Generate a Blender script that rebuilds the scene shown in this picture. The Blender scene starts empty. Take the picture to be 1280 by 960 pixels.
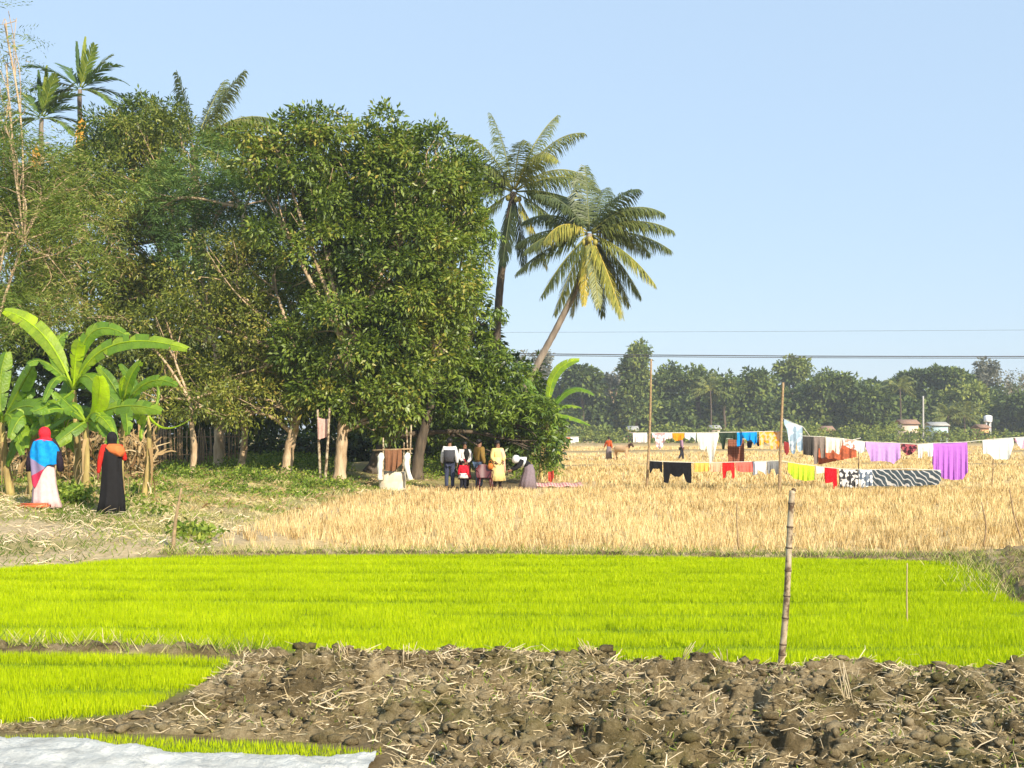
import bpy, math, random
import numpy as np
from math import radians, sin, cos, pi
from mathutils import Vector

sc = bpy.context.scene
C = sc.collection
rng = np.random.default_rng(7)
random.seed(7)

# ---------------------------------------------------------------- camera, sky, sun, exposure
F, H0, HY = 1400.0, 1.9, 541.0
cam = bpy.data.cameras.new("camera")
cam.sensor_width = 36
cam.lens = 36 * F / 1280
cam.shift_y = (HY - 480) / 1280
cam.clip_start, cam.clip_end = 0.1, 6000
co = bpy.data.objects.new("camera", cam)
C.objects.link(co)
co.location = (0, 0, H0)
co.rotation_euler = (pi / 2, 0, 0)
sc.camera = co

SUN_EL, SUN_AZ = radians(31), radians(34)      # azimuth: degrees to the right of straight behind the camera
sdir = Vector((sin(SUN_AZ) * cos(SUN_EL), -cos(SUN_AZ) * cos(SUN_EL), sin(SUN_EL)))
world = bpy.data.worlds.new("World")
sc.world = world
world.use_nodes = True
wn = world.node_tree
sky = wn.nodes.new("ShaderNodeTexSky")
sky.sky_type = 'NISHITA'
sky.sun_disc = False
sky.sun_elevation = SUN_EL
sky.sun_rotation = math.atan2(sdir.x, sdir.y)
sky.air_density = 1.3
sky.dust_density = 0.6
sky.ozone_density = 1.6
bg = wn.nodes["Background"]
bg.inputs[1].default_value = 0.145
pale = wn.nodes.new("ShaderNodeMix"); pale.data_type = 'RGBA'; pale.inputs[0].default_value = 0.8
pale.inputs[7].default_value = (2.55, 3.4, 4.5, 1)          # thin bright veil that lightens the whole sky evenly
wn.links.new(sky.outputs[0], pale.inputs[6])
wn.links.new(pale.outputs[2], bg.inputs[0])
sl = bpy.data.lights.new("sun", 'SUN')
sl.energy = 5.0
sl.angle = radians(0.5)
sl.color = (1.0, 0.90, 0.74)
so = bpy.data.objects.new("sun", sl)
C.objects.link(so)
so.rotation_euler = sdir.to_track_quat('Z', 'Y').to_euler()
so.location = (20, -20, 40)

sc.render.engine = 'CYCLES'
sc.view_settings.view_transform = 'Standard'
sc.view_settings.look = 'None'
sc.view_settings.exposure = 0.58
sc.view_settings.gamma = 1
sc.view_settings.use_curve_mapping = False
cy = sc.cycles
cy.use_denoising = True
cy.max_bounces = 6
cy.diffuse_bounces = 3
cy.glossy_bounces = 2
cy.transmission_bounces = 4
cy.transparent_max_bounces = 8
cy.volume_bounces = 0
cy.use_adaptive_sampling = True
cy.adaptive_threshold = 0.02
cy.caustics_reflective = False
cy.caustics_refractive = False

# ---------------------------------------------------------------- helpers
def W(px, py, Y):
    return ((px - 640) / F * Y, Y, H0 - (py - HY) / F * Y)

def GP(px, py, z=0.0):
    Y = (H0 - z) * F / (py - HY)
    return ((px - 640) / F * Y, Y)

def vn(x, y, seed=0):
    """value noise, 0..1"""
    xi = np.floor(x).astype(np.int64); yi = np.floor(y).astype(np.int64)
    xf = x - xi; yf = y - yi
    def h(a, b):
        n = (a * 374761393 + b * 668265263 + seed * 144665) & 0x7fffffff
        n = ((n ^ (n >> 13)) * 1274126177) & 0x7fffffff
        return ((n ^ (n >> 16)) & 0xffff) / 65535.0
    u = xf * xf * (3 - 2 * xf); v = yf * yf * (3 - 2 * yf)
    return (h(xi, yi) * (1 - u) + h(xi + 1, yi) * u) * (1 - v) + (h(xi, yi + 1) * (1 - u) + h(xi + 1, yi + 1) * u) * v

def fbm(x, y, s, octv=4, seed=0):
    r = 0; a = 0.5; t = 0
    for k in range(octv):
        r = r + a * vn(x / s, y / s, seed + k * 17); t += a; a *= 0.55; s *= 0.5
    return r / t

def sd(px, py, poly):
    """signed distance, positive inside"""
    px = np.asarray(px, float); py = np.asarray(py, float)
    d = np.full(px.shape, 1e9); ins = np.zeros(px.shape, bool)
    n = len(poly)
    for i in range(n):
        ax, ay = poly[i]; bx, by = poly[(i + 1) % n]
        ex, ey = bx - ax, by - ay
        wx, wy = px - ax, py - ay
        t = np.clip((wx * ex + wy * ey) / (ex * ex + ey * ey + 1e-12), 0, 1)
        d = np.minimum(d, np.hypot(wx - t * ex, wy - t * ey))
        c = ((ay > py) != (by > py)) & (px < (bx - ax) * (py - ay) / ((by - ay) + 1e-12) + ax)
        ins ^= c
    return np.where(ins, d, -d)

def ss(x, a, b):
    t = np.clip((x - a) / (b - a), 0, 1)
    return t * t * (3 - 2 * t)

def mesh_np(name, V, Fa, mats=None, attrs=None, smooth=False):
    """V (n,3); Fa array or list of arrays of uniform k-gons"""
    V = np.asarray(V, np.float32)
    if not isinstance(Fa, (list, tuple)): Fa = [Fa]
    elif len(Fa) and not hasattr(Fa[0], 'shape'): Fa = [np.array(Fa)]
    Fa = [np.asarray(f, np.int32) for f in Fa if len(f)]
    me = bpy.data.meshes.new(name)
    me.vertices.add(len(V)); me.vertices.foreach_set("co", V.ravel())
    tot = sum(f.size for f in Fa); nf = sum(len(f) for f in Fa)
    me.loops.add(tot); me.loops.foreach_set("vertex_index", np.concatenate([f.ravel() for f in Fa]))
    me.polygons.add(nf)
    ls = []; st = 0
    for f in Fa:
        k = f.shape[1]; ls.append(np.arange(len(f)) * k + st); st += f.size
    me.polygons.foreach_set("loop_start", np.concatenate(ls).astype(np.int32))
    if smooth: me.polygons.foreach_set("use_smooth", np.ones(nf, bool))
    me.update(calc_edges=True)
    if attrs:
        for k, v in attrs.items():
            a = me.attributes.new(k, 'FLOAT', 'POINT'); a.data.foreach_set("value", np.asarray(v, np.float32))
    if mats is not None:
        me.materials.append(mats)
    return me

def tag(o, label=None, cat=None, group=None, kind=None):
    if label: o['label'] = label
    if cat: o['category'] = cat
    if group: o['group'] = group
    if kind: o['kind'] = kind
    return o

def link(name, me, parent=None, loc=None):
    o = bpy.data.objects.new(name, me); C.objects.link(o)
    if parent: o.parent = parent
    if loc is not None: o.location = loc
    return o

def empty(name, loc, rz=0):
    o = bpy.data.objects.new(name, None); C.objects.link(o)
    o.empty_display_size = 0.2
    o.location = loc; o.rotation_euler = (0, 0, rz)
    return o

class MB:
    """collects simple pieces into one mesh"""
    def __init__(s): s.V = []; s.Q = []; s.T = []; s.n = 0; s.tint = []
    def add(s, V, Q=None, T=None, tint=0.5):
        V = np.asarray(V, float)
        if Q is not None and len(Q): s.Q.append(np.asarray(Q) + s.n)
        if T is not None and len(T): s.T.append(np.asarray(T) + s.n)
        s.V.append(V); s.n += len(V)
        s.tint.append(np.broadcast_to(np.asarray(tint, float), (len(V),)))
    def tube(s, P, R, k=8, tint=0.5, cap=True):
        P = np.asarray(P, float); n = len(P); R = np.broadcast_to(np.asarray(R, float), (n,))
        T = np.gradient(P, axis=0); T /= np.linalg.norm(T, axis=1)[:, None] + 1e-12
        ref = np.array([0, 0, 1.0]) if abs(T[0, 2]) < 0.9 else np.array([1.0, 0, 0])
        V = []
        A = np.cross(T[0], ref); A /= np.linalg.norm(A)
        a = np.arange(k) * 2 * pi / k
        for i in range(n):
            A = A - T[i] * A.dot(T[i]); A /= np.linalg.norm(A) + 1e-12
            B = np.cross(T[i], A)
            V.append(P[i] + R[i] * (np.cos(a)[:, None] * A + np.sin(a)[:, None] * B))
        V = np.concatenate(V)
        i = np.arange(n - 1)[:, None] * k; j = np.arange(k)[None, :]; j2 = (j + 1) % k
        Q = np.stack([i + j, i + j2, i + k + j2, i + k + j], -1).reshape(-1, 4)
        Tt = None
        if cap:
            V = np.concatenate([V, P[:1], P[-1:]])
            c0, c1 = n * k, n * k + 1
            Tt = [(c0, (q + 1) % k, q) for q in range(k)] + [(c1, (n - 1) * k + q, (n - 1) * k + (q + 1) % k) for q in range(k)]
        s.add(V, Q, Tt, tint)
    def box(s, lo, hi, tint=0.5, M=None):
        x0, y0, z0 = lo; x1, y1, z1 = hi
        V = np.array([(x0,y0,z0),(x1,y0,z0),(x1,y1,z0),(x0,y1,z0),(x0,y0,z1),(x1,y0,z1),(x1,y1,z1),(x0,y1,z1)], float)
        if M is not None: V = V @ np.asarray(M).T
        s.add(V, [(0,3,2,1),(4,5,6,7),(0,1,5,4),(1,2,6,5),(2,3,7,6),(3,0,4,7)], None, tint)
    def mesh(s, name, mat, smooth=False):
        V = np.concatenate(s.V)
        Fa = []
        if s.Q: Fa.append(np.concatenate(s.Q))
        if s.T: Fa.append(np.concatenate(s.T))
        return mesh_np(name, V, Fa, mat, {'tint': np.concatenate(s.tint)}, smooth)
    def build(s, name, mat, parent=None, smooth=False, loc=None):
        return link(name, s.mesh(name, mat, smooth), parent, loc)

def nrm(a): return a / (np.linalg.norm(a, axis=-1, keepdims=True) + 1e-9)

# ---------------------------------------------------------------- materials
def newmat(name):
    m = bpy.data.materials.new(name); m.use_nodes = True
    nt = m.node_tree; p = nt.nodes["Principled BSDF"]
    p.inputs["Roughness"].default_value = 0.8
    p.inputs["Specular IOR Level"].default_value = 0.25
    return m, nt, p

def ramp(nt, fac, stops):
    r = nt.nodes.new("ShaderNodeValToRGB")
    e = r.color_ramp.elements
    while len(e) < len(stops): e.new(0.5)
    for i, (t, c) in enumerate(stops):
        e[i].position = t; e[i].color = (*c, 1)
    nt.links.new(fac, r.inputs[0])
    return r.outputs[0]

def noise(nt, scale, detail=4, coord='Object', rough=0.6, vec=None):
    n = nt.nodes.new("ShaderNodeTexNoise")
    n.inputs["Scale"].default_value = scale; n.inputs["Detail"].default_value = detail; n.inputs["Roughness"].default_value = rough
    if vec is None:
        t = nt.nodes.new("ShaderNodeTexCoord"); vec = t.outputs[coord]
    nt.links.new(vec, n.inputs["Vector"])
    return n.outputs["Fac"]

def mixc(nt, fac, a, b, blend='MIX'):
    m = nt.nodes.new("ShaderNodeMix"); m.data_type = 'RGBA'; m.blend_type = blend
    for s, v in ((m.inputs[0], fac), (m.inputs[6], a), (m.inputs[7], b)):
        if isinstance(v, (int, float)): s.default_value = v
        elif isinstance(v, tuple): s.default_value = (*v, 1)
        else: nt.links.new(v, s)
    return m.outputs[2]

def attr(nt, name):
    a = nt.nodes.new("ShaderNodeAttribute"); a.attribute_name = name
    return a.outputs["Fac"]

def bump(nt, p, fac, strength=0.5, dist=0.05):
    b = nt.nodes.new("ShaderNodeBump"); b.inputs["Strength"].default_value = strength; b.inputs["Distance"].default_value = dist
    nt.links.new(fac, b.inputs["Height"]); nt.links.new(b.outputs[0], p.inputs["Normal"])

def leafmat(name, stops, transl=0.35, rough=0.5, spec=0.3):
    m, nt, p = newmat(name)
    c = ramp(nt, attr(nt, 'tint'), stops)
    nt.links.new(c, p.inputs["Base Color"])
    p.inputs["Roughness"].default_value = rough; p.inputs["Specular IOR Level"].default_value = spec
    if transl > 0:
        t = nt.nodes.new("ShaderNodeBsdfTranslucent"); mx = nt.nodes.new("ShaderNodeMixShader")
        mx.inputs[0].default_value = transl
        cc = mixc(nt, 1.0, c, (1.0, 1.15, 0.6), 'MULTIPLY')
        nt.links.new(cc, t.inputs[0])
        nt.links.new(p.outputs[0], mx.inputs[1]); nt.links.new(t.outputs[0], mx.inputs[2])
        nt.links.new(mx.outputs[0], nt.nodes["Material Output"].inputs[0])
    return m

def plain(name, col, rough=0.8, var=0.25, scale=8, transl=0.0, bmp=0.0, spec=0.25, metal=0.0):
    m, nt, p = newmat(name)
    n = noise(nt, scale)
    d = tuple(c * (1 - var) for c in col); l = tuple(min(1, c * (1 + var)) for c in col)
    c = ramp(nt, n, [(0.3, d), (0.7, l)])
    nt.links.new(c, p.inputs["Base Color"])
    p.inputs["Roughness"].default_value = rough; p.inputs["Specular IOR Level"].default_value = spec; p.inputs["Metallic"].default_value = metal
    if bmp: bump(nt, p, n, bmp, 0.03)
    if transl > 0:
        t = nt.nodes.new("ShaderNodeBsdfTranslucent"); mx = nt.nodes.new("ShaderNodeMixShader")
        mx.inputs[0].default_value = transl
        nt.links.new(c, t.inputs[0]); nt.links.new(p.outputs[0], mx.inputs[1]); nt.links.new(t.outputs[0], mx.inputs[2])
        nt.links.new(mx.outputs[0], nt.nodes["Material Output"].inputs[0])
    return m

M = {}
M['seedling'] = leafmat('seedling', [(0, (0.15, 0.22, 0.003)), (0.3, (0.37, 0.46, 0.002)), (0.8, (0.50, 0.60, 0.002)), (1, (0.68, 0.70, 0.015))], 0.3, 0.6, 0.15)
M['stubble'] = leafmat('stubble', [(0, (0.25, 0.16, 0.065)), (0.35, (0.61, 0.42, 0.185)), (1, (0.88, 0.70, 0.39))], 0.2, 0.8, 0.1)
M['straw'] = leafmat('straw', [(0, (0.25, 0.18, 0.09)), (0.5, (0.5, 0.38, 0.2)), (1, (0.75, 0.62, 0.42))], 0.1, 0.7, 0.2)
M['grass'] = leafmat('grass', [(0, (0.10, 0.16, 0.02)), (0.4, (0.24, 0.33, 0.035)), (0.65, (0.44, 0.42, 0.12)), (1, (0.68, 0.56, 0.3))], 0.3, 0.7, 0.15)
M['weed'] = leafmat('weed', [(0, (0.06, 0.10, 0.015)), (0.45, (0.17, 0.26, 0.03)), (0.8, (0.36, 0.42, 0.06)), (1, (0.5, 0.4, 0.14))], 0.35, 0.55)
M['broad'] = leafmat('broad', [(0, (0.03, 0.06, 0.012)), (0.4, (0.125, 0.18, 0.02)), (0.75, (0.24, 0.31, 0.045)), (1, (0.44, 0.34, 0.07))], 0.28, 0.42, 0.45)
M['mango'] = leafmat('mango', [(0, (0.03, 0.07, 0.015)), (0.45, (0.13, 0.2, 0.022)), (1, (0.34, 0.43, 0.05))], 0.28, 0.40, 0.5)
M['olive'] = leafmat('olive', [(0, (0.05, 0.08, 0.012)), (0.45, (0.17, 0.2, 0.025)), (0.75, (0.32, 0.33, 0.055)), (1, (0.52, 0.38, 0.1))], 0.28, 0.45, 0.45)
M['feather'] = leafmat('feather', [(0, (0.05, 0.10, 0.025)), (0.6, (0.14, 0.23, 0.05)), (1, (0.3, 0.38, 0.09))], 0.3, 0.6)
M['lightfeather'] = leafmat('lightfeather', [(0, (0.07, 0.11, 0.02)), (0.65, (0.17, 0.235, 0.035)), (0.85, (0.38, 0.38, 0.1)), (1, (0.5, 0.33, 0.2))], 0.35, 0.6)
M['fartree'] = leafmat('fartree', [(0, (0.045, 0.07, 0.025)), (0.5, (0.13, 0.18, 0.045)), (1, (0.29, 0.32, 0.07))], 0.2, 0.7, 0.1)
M['fargrey'] = leafmat('fargrey', [(0, (0.14, 0.14, 0.1)), (0.5, (0.2, 0.2, 0.15)), (1, (0.3, 0.28, 0.2))], 0.2, 0.7, 0.1)
M['coconut'] = leafmat('coconut', [(0, (0.045, 0.075, 0.03)), (0.5, (0.15, 0.18, 0.05)), (0.8, (0.34, 0.33, 0.06)), (1, (0.66, 0.5, 0.08))], 0.3, 0.42, 0.5)
M['areca'] = leafmat('areca', [(0, (0.03, 0.08, 0.015)), (0.6, (0.12, 0.2, 0.03)), (1, (0.4, 0.42, 0.06))], 0.3, 0.42, 0.5)
M['banana'] = leafmat('banana', [(0, (0.07, 0.16, 0.02)), (0.5, (0.2, 0.36, 0.03)), (0.8, (0.42, 0.56, 0.04)), (1, (0.6, 0.8, 0.02))], 0.45, 0.4, 0.45)
def _ban():
    m = M['banana']; nt = m.node_tree; p = nt.nodes["Principled BSDF"]
    n = noise(nt, 3.5, 6, rough=.7); bc = p.inputs["Base Color"].links[0].from_socket
    c = mixc(nt, ramp(nt, n, [(.35, (.35, .35, .35)), (.6, (0, 0, 0))]), bc, (.09, .14, .02)); nt.links.new(c, p.inputs["Base Color"])
    for nd in nt.nodes:
        if nd.type == 'MIX' and nd.blend_type == 'MULTIPLY' and nd.inputs[6].links: nt.links.new(c, nd.inputs[6])
    w = nt.nodes.new("ShaderNodeTexNoise"); w.inputs["Scale"].default_value = 22; tc = nt.nodes.new("ShaderNodeTexCoord"); nt.links.new(tc.outputs["Object"], w.inputs["Vector"]); bump(nt, p, w.outputs["Fac"], .6, .03)
_ban()
M['dryleaf'] = leafmat('dryleaf', [(0, (0.16, 0.09, 0.04)), (0.5, (0.42, 0.28, 0.13)), (1, (0.7, 0.55, 0.33))], 0.2, 0.8, 0.1)
M['orangeleaf'] = plain('orangeleaf', (0.75, 0.38, 0.04), 0.6, 0.25, 6, 0.3)

def barkmat(name, dark, light, sc_=6):
    m, nt, p = newmat(name)
    tc = nt.nodes.new("ShaderNodeTexCoord"); mp = nt.nodes.new("ShaderNodeMapping")
    mp.inputs["Scale"].default_value = (1, 1, 0.25); nt.links.new(tc.outputs["Object"], mp.inputs[0])
    n = noise(nt, sc_, 6, vec=mp.outputs[0])
    c = ramp(nt, n, [(0.3, dark), (0.7, light)])
    nt.links.new(c, p.inputs["Base Color"]); bump(nt, p, n, 0.8, 0.05)
    return m
M['bark'] = barkmat('bark', (0.3, 0.19, 0.1), (0.62, 0.47, 0.3))
M['darkbark'] = barkmat('darkbark', (0.05, 0.04, 0.03), (0.16, 0.12, 0.08))
M['palmbark'] = barkmat('palmbark', (0.1, 0.075, 0.06), (0.34, 0.28, 0.22), 3)
M['bananastem'] = barkmat('bananastem', (0.2, 0.13, 0.05), (0.55, 0.44, 0.16), 5)

def bamboo_mat():
    m, nt, p = newmat('bamboo')
    n = noise(nt, 9, 6); n2 = noise(nt, 60, 3)
    c = ramp(nt, n, [(0.42, (0.13, 0.08, 0.05)), (0.5, (0.42, 0.33, 0.22)), (0.65, (0.62, 0.53, 0.38))])
    c = mixc(nt, n2, c, (0.75, 0.7, 0.6), 'MULTIPLY')
    nt.links.new(c, p.inputs["Base Color"]); p.inputs["Roughness"].default_value = 0.45
    return m
M['bamboo'] = bamboo_mat()
M['node'] = plain('bamboo_node', (0.12, 0.08, 0.05), 0.7)
M['stick'] = plain('stick', (0.32, 0.22, 0.12), 0.8, 0.4, 20)
M['skin'] = plain('skin', (0.24, 0.12, 0.07), 0.55, 0.1)
M['hair'] = plain('hair', (0.012, 0.01, 0.009), 0.5, 0.3, 30)
M['eye'] = plain('eye', (0.02, 0.015, 0.012), 0.2, 0.1)

def mud_mat():
    m, nt, p = newmat('mud')
    n = noise(nt, 1.6, 10, rough=0.82); n2 = noise(nt, 40, 6, rough=0.75); n3 = noise(nt, 0.9, 3)
    c = ramp(nt, n, [(0.36, (0.07, 0.052, 0.023)), (0.48, (0.28, 0.205, 0.10)), (0.60, (0.64, 0.50, 0.29))])
    c = mixc(nt, n2, mixc(nt, 0.55, c, (0.04, 0.035, 0.012)), c)
    g = ramp(nt, n3, [(0.5, (0, 0, 0)), (0.68, (0.45, 0.45, 0.45))])
    c = mixc(nt, g, c, (0.17, 0.17, 0.03))
    nt.links.new(c, p.inputs["Base Color"]); p.inputs["Roughness"].default_value = 0.95
    bump(nt, p, noise(nt, 70, 8, rough=.8), 1.0, 0.035)
    return m
M['mud'] = mud_mat()

def ground_mat():
    m, nt, p = newmat('ground')
    n = noise(nt, 0.35, 8, rough=0.65); n2 = noise(nt, 9, 8, rough=0.75)
    soil = ramp(nt, n2, [(0.3, (0.09, 0.065, 0.03)), (0.7, (0.25, 0.18, 0.09))])
    stub = ramp(nt, n2, [(0.3, (0.32, 0.21, 0.09)), (0.5, (0.6, 0.43, 0.2)), (0.7, (0.8, 0.62, 0.33))])
    stub = mixc(nt, ramp(nt, n, [(0.45, (0, 0, 0)), (0.7, (0.4, 0.4, 0.4))]), stub, (0.42, 0.3, 0.12))
    bank = ramp(nt, n2, [(0.3, (0.12, 0.13, 0.035)), (0.5, (0.28, 0.25, 0.08)), (0.72, (0.52, 0.42, 0.2))])
    bank = mixc(nt, ramp(nt, n, [(0.42, (0, 0, 0)), (0.6, (0.7, 0.7, 0.7))]), bank, (0.42, 0.31, 0.17))
    seed = ramp(nt, n2, [(0.3, (0.16, 0.24, 0.005)), (0.7, (0.3, 0.42, 0.005))])
    path = ramp(nt, n2, [(0.3, (0.3, 0.23, 0.12)), (0.7, (0.6, 0.47, 0.3))])
    c = mixc(nt, attr(nt, 'field'), soil, stub)
    c = mixc(nt, attr(nt, 'bank'), c, bank)
    c = mixc(nt, attr(nt, 'path'), c, path)
    c = mixc(nt, attr(nt, 'seed'), c, seed)
    c = mixc(nt, attr(nt, 'bund'), c, (0.16, 0.12, 0.05))
    nt.links.new(c, p.inputs["Base Color"]); p.inputs["Roughness"].default_value = 0.95
    bump(nt, p, n2, 0.8, 0.05)
    return m
M['ground'] = ground_mat()

# ---------------------------------------------------------------- land layout
def PL(*pts): return [GP(*p) for p in pts]
SEED1 = PL((-260, 722), (0, 713), (120, 704), (215, 697), (640, 696), (1000, 700), (1195, 705), (1235, 722), (1262, 752), (1420, 775), (1500, 838), (1280, 838), (980, 834), (640, 822), (330, 813), (0, 805), (-260, 800))
SEED2 = PL((-260, 820), (0, 820), (200, 823), (288, 828), (262, 850), (215, 872), (170, 892), (0, 905), (-260, 908))
SEED3 = PL((-120, 925), (130, 922), (330, 930), (430, 938), (480, 942), (440, 952), (300, 951), (150, 940), (60, 930), (-120, 930))
MUD = PL((-260, 905), (0, 903), (130, 898), (176, 896), (228, 872), (268, 850), (296, 828), (318, 817), (640, 821), (980, 835), (1280, 839), (1640, 844)) + [(7.4, 4.6), (-0.7, 4.6)] + PL((480, 945), (420, 935), (330, 927), (140, 918), (0, 920), (-260, 922))
BANK = PL((-500, 735), (-200, 727), (0, 711), (215, 695), (262, 689), (300, 668), (370, 641), (430, 623), (520, 611), (560, 606), (640, 600), (690, 592)) + [(2.5, 62), (0, 120), (-60, 200), (-400, 220), (-400, 10)]
FIELD = PL((250, 692), (300, 669), (370, 642), (430, 624), (520, 613), (570, 614), (660, 612), (690, 592)) + [(2.5, 62), (0, 120), (-60, 200), (-700, 300), (-700, 1490), (1200, 1490), (1200, 20), (30, 17.4)] + PL((1500, 690), (1200, 690), (640, 690))
PATHS = [([GP(-60, 668, .3), GP(120, 655, .35), GP(230, 662, .3), GP(330, 640, .35), GP(420, 618, .38), GP(520, 600, .4)], 1.0), ([GP(-60, 700, .15), GP(60, 690, .15), GP(190, 680, .15)], .6), ([GP(690, 583), GP(760, 582), GP(850, 578)], 4.0)]

def pdist(x, y, pts):
    d = np.full(np.shape(x), 1e9)
    for (ax, ay), (bx, by) in zip(pts[:-1], pts[1:]):
        ex, ey = bx - ax, by - ay
        t = np.clip(((x - ax) * ex + (y - ay) * ey) / (ex * ex + ey * ey), 0, 1)
        d = np.minimum(d, np.hypot(x - ax - t * ex, y - ay - t * ey))
    return d

def hgt(x, y):
    x = np.asarray(x, float); y = np.asarray(y, float)
    b = sd(x, y, BANK)
    h = 0.4 * ss(b, 0, 5.0) + 0.10 * ss(b, 0, 0.7)
    h = h + (fbm(x, y, 1.5, 4, 3) - 0.5) * 0.16 * ss(b, 0, 1) + (fbm(x, y, 0.7, 3, 5) - 0.5) * 0.05 * ss(y, 15, 20)
    return h
def gz(x, y): return float(hgt(np.array([x]), np.array([y]))[0])

def axis(segs):
    out = [segs[0][0]]
    for a, b, s0, s1 in segs:
        p = a
        while p < b:
            t = (p - a) / (b - a); p = p + s0 + (s1 - s0) * t
            out.append(min(p, b))
    return np.array(out)
gx = axis([(0, 18, .2, .25), (18, 60, .3, 4), (60, 1490, 5, 150)])
gx = np.concatenate([-gx[:0:-1], gx])
gy = axis([(2.5, 24, .2, .22), (24, 60, .25, .8), (60, 300, 1, 10), (300, 1490, 12, 160)])
X, Yg = np.meshgrid(gx, gy)
xf, yf = X.ravel(), Yg.ravel()
Z = hgt(xf, yf)
b = sd(xf, yf, BANK); nz = fbm(xf, yf, 0.6, 3, 9) - .5
bankm = ss(b + nz * .6, -0.1, 0.3)
fieldm = ss(sd(xf, yf, FIELD), -0.2, 0.2)
seedm = np.maximum.reduce([ss(sd(xf, yf, s), -0.05, 0.15) for s in (SEED1, SEED2, SEED3)])
pathm = np.zeros(len(xf))
for pts, w in PATHS: pathm = np.maximum(pathm, 1 - ss(pdist(xf, yf, pts) + nz * w, w * .4, w))
bundlines = [[GP(700, 584), GP(900, 580), GP(1500, 583)], [GP(690, 568), GP(900, 565), GP(1600, 567)], [GP(700, 558.5), GP(1600, 557.5)], [GP(660, 610.5), GP(1500, 611)]]
bundm = np.zeros(len(xf))
for i, l in enumerate(bundlines):
    w = (0.7, 1.6, 3, .25)[i]
    m_ = 1 - ss(pdist(xf, yf, l) + nz * w, w * .5, w)
    Z = Z + m_ * (.12, .3, .5, .05)[i]; bundm = np.maximum(bundm, m_ * .8)
nx, ny = len(gx), len(gy)
ii = (np.arange(ny - 1)[:, None] * nx + np.arange(nx - 1)[None, :]).ravel()
Q = np.stack([ii, ii + 1, ii + nx + 1, ii + nx], 1)
g = link('ground', mesh_np('ground', np.stack([xf, yf, Z], 1), Q, M['ground'], dict(bank=bankm, field=fieldm, seed=seedm, path=pathm * .85, bund=bundm), True))
tag(g, 'flat farmland with straw coloured paddy field and grassy bank', kind='structure')

# ploughed soil
def soil_patch(name, poly, x0, x1, y0, y1, step, hfun, edge=0.25, mat='mud', label=None):
    xs = np.arange(x0, x1, step); ys = np.arange(y0, y1, step)
    Xa, Ya = np.meshgrid(xs, ys); xa, ya = Xa.ravel(), Ya.ravel()
    d = sd(xa, ya, poly) + (fbm(xa, ya, .25, 3, 31) - .5) * .2
    m_ = ss(d, 0, edge)
    h = hfun(xa, ya, d)
    z = -0.06 + m_ * (h + 0.06)
    keep = (d > -0.05).reshape(Xa.shape)
    k = keep[:-1, :-1] | keep[1:, 1:] | keep[1:, :-1] | keep[:-1, 1:]
    nx = len(xs); iy, ix = np.nonzero(k); i0 = iy * nx + ix
    Qf = np.stack([i0, i0 + 1, i0 + nx + 1, i0 + nx], 1)
    used = np.unique(Qf); remap = np.full(len(xa), -1); remap[used] = np.arange(len(used))
    jx = (vn(xa / .02, ya / .02, 91) - .5) * step * 1.2; jy = (vn(xa / .02, ya / .02, 92) - .5) * step * 1.2
    V = np.stack([xa + jx * m_, ya + jy * m_, z], 1)[used]
    o = link(name, mesh_np(name, V, remap[Qf], M[mat], None, True))
    tag(o, label, kind='structure')
    return o

def clods(x, y, s, seed):
    n = fbm(x + (vn(x / s, y / s, seed + 5) - .5) * s, y, s, 2, seed)
    return np.clip((n - 0.42) * 3.2, 0, 1) ** 0.6
def mudh(x, y, d):
    wx = x + .3 * (fbm(x, y, .5, 2, 14) - .5); wy = y + .3 * (fbm(x, y, .5, 2, 15) - .5)
    big = fbm(wx, wy * 1.3, 1.1, 2, 8)
    fur = 0.5 + 0.5 * np.sin((y + .22 * np.sin(x * .8) + .5 * (fbm(x, y, 1.0, 2, 28) - .5)) * 2 * pi / .95)
    def lumps(sc_, seed, thr=.46):
        n = fbm(wx, wy, sc_, 3, seed); t = (n - thr) / .1
        return ss(t, 0, 1) * (.55 + .9 * (n - thr) * 3)
    h = 0.005 + 0.05 * ss(big, .38, .68) + .045 * fur
    h = h + .085 * lumps(.34, 1) * (.5 + .5 * fur) + .05 * lumps(.15, 2) + .035 * lumps(.075, 3, .42)
    h = h + .05 * (fbm(x, y, .07, 3, 6) - .4) + .022 * (vn(x / .026, y / .026, 34) - .3)
    h = h - .12 * ss(fbm(wx, wy, .30, 2, 37), .55, .64)
    h = np.maximum(h, -.03)
    h = h * (0.35 + 0.65 * ss(d, 0, .6))
    h = h * .8 + 0.02 * np.exp(-((d - .16) / .12) ** 2) * (y > 7.6) * (0.4 + fbm(x, y, .25, 2, 44))
    h = h * (1 - .55 * (1 - ss(x, -3.2, -2.0)))
    return h
soil_patch('ploughed_soil', MUD, -5.2, 7.6, 4.9, 9.75, 0.0155, mudh, .12, 'mud', 'ploughed brown soil with clods in the foreground')
mz = lambda x, y: -0.06 + ss(sd(x, y, MUD) + (fbm(x, y, .25, 3, 31) - .5) * .2, 0, .12) * (mudh(x, y, sd(x, y, MUD) + (fbm(x, y, .25, 3, 31) - .5) * .2) + .06)

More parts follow.
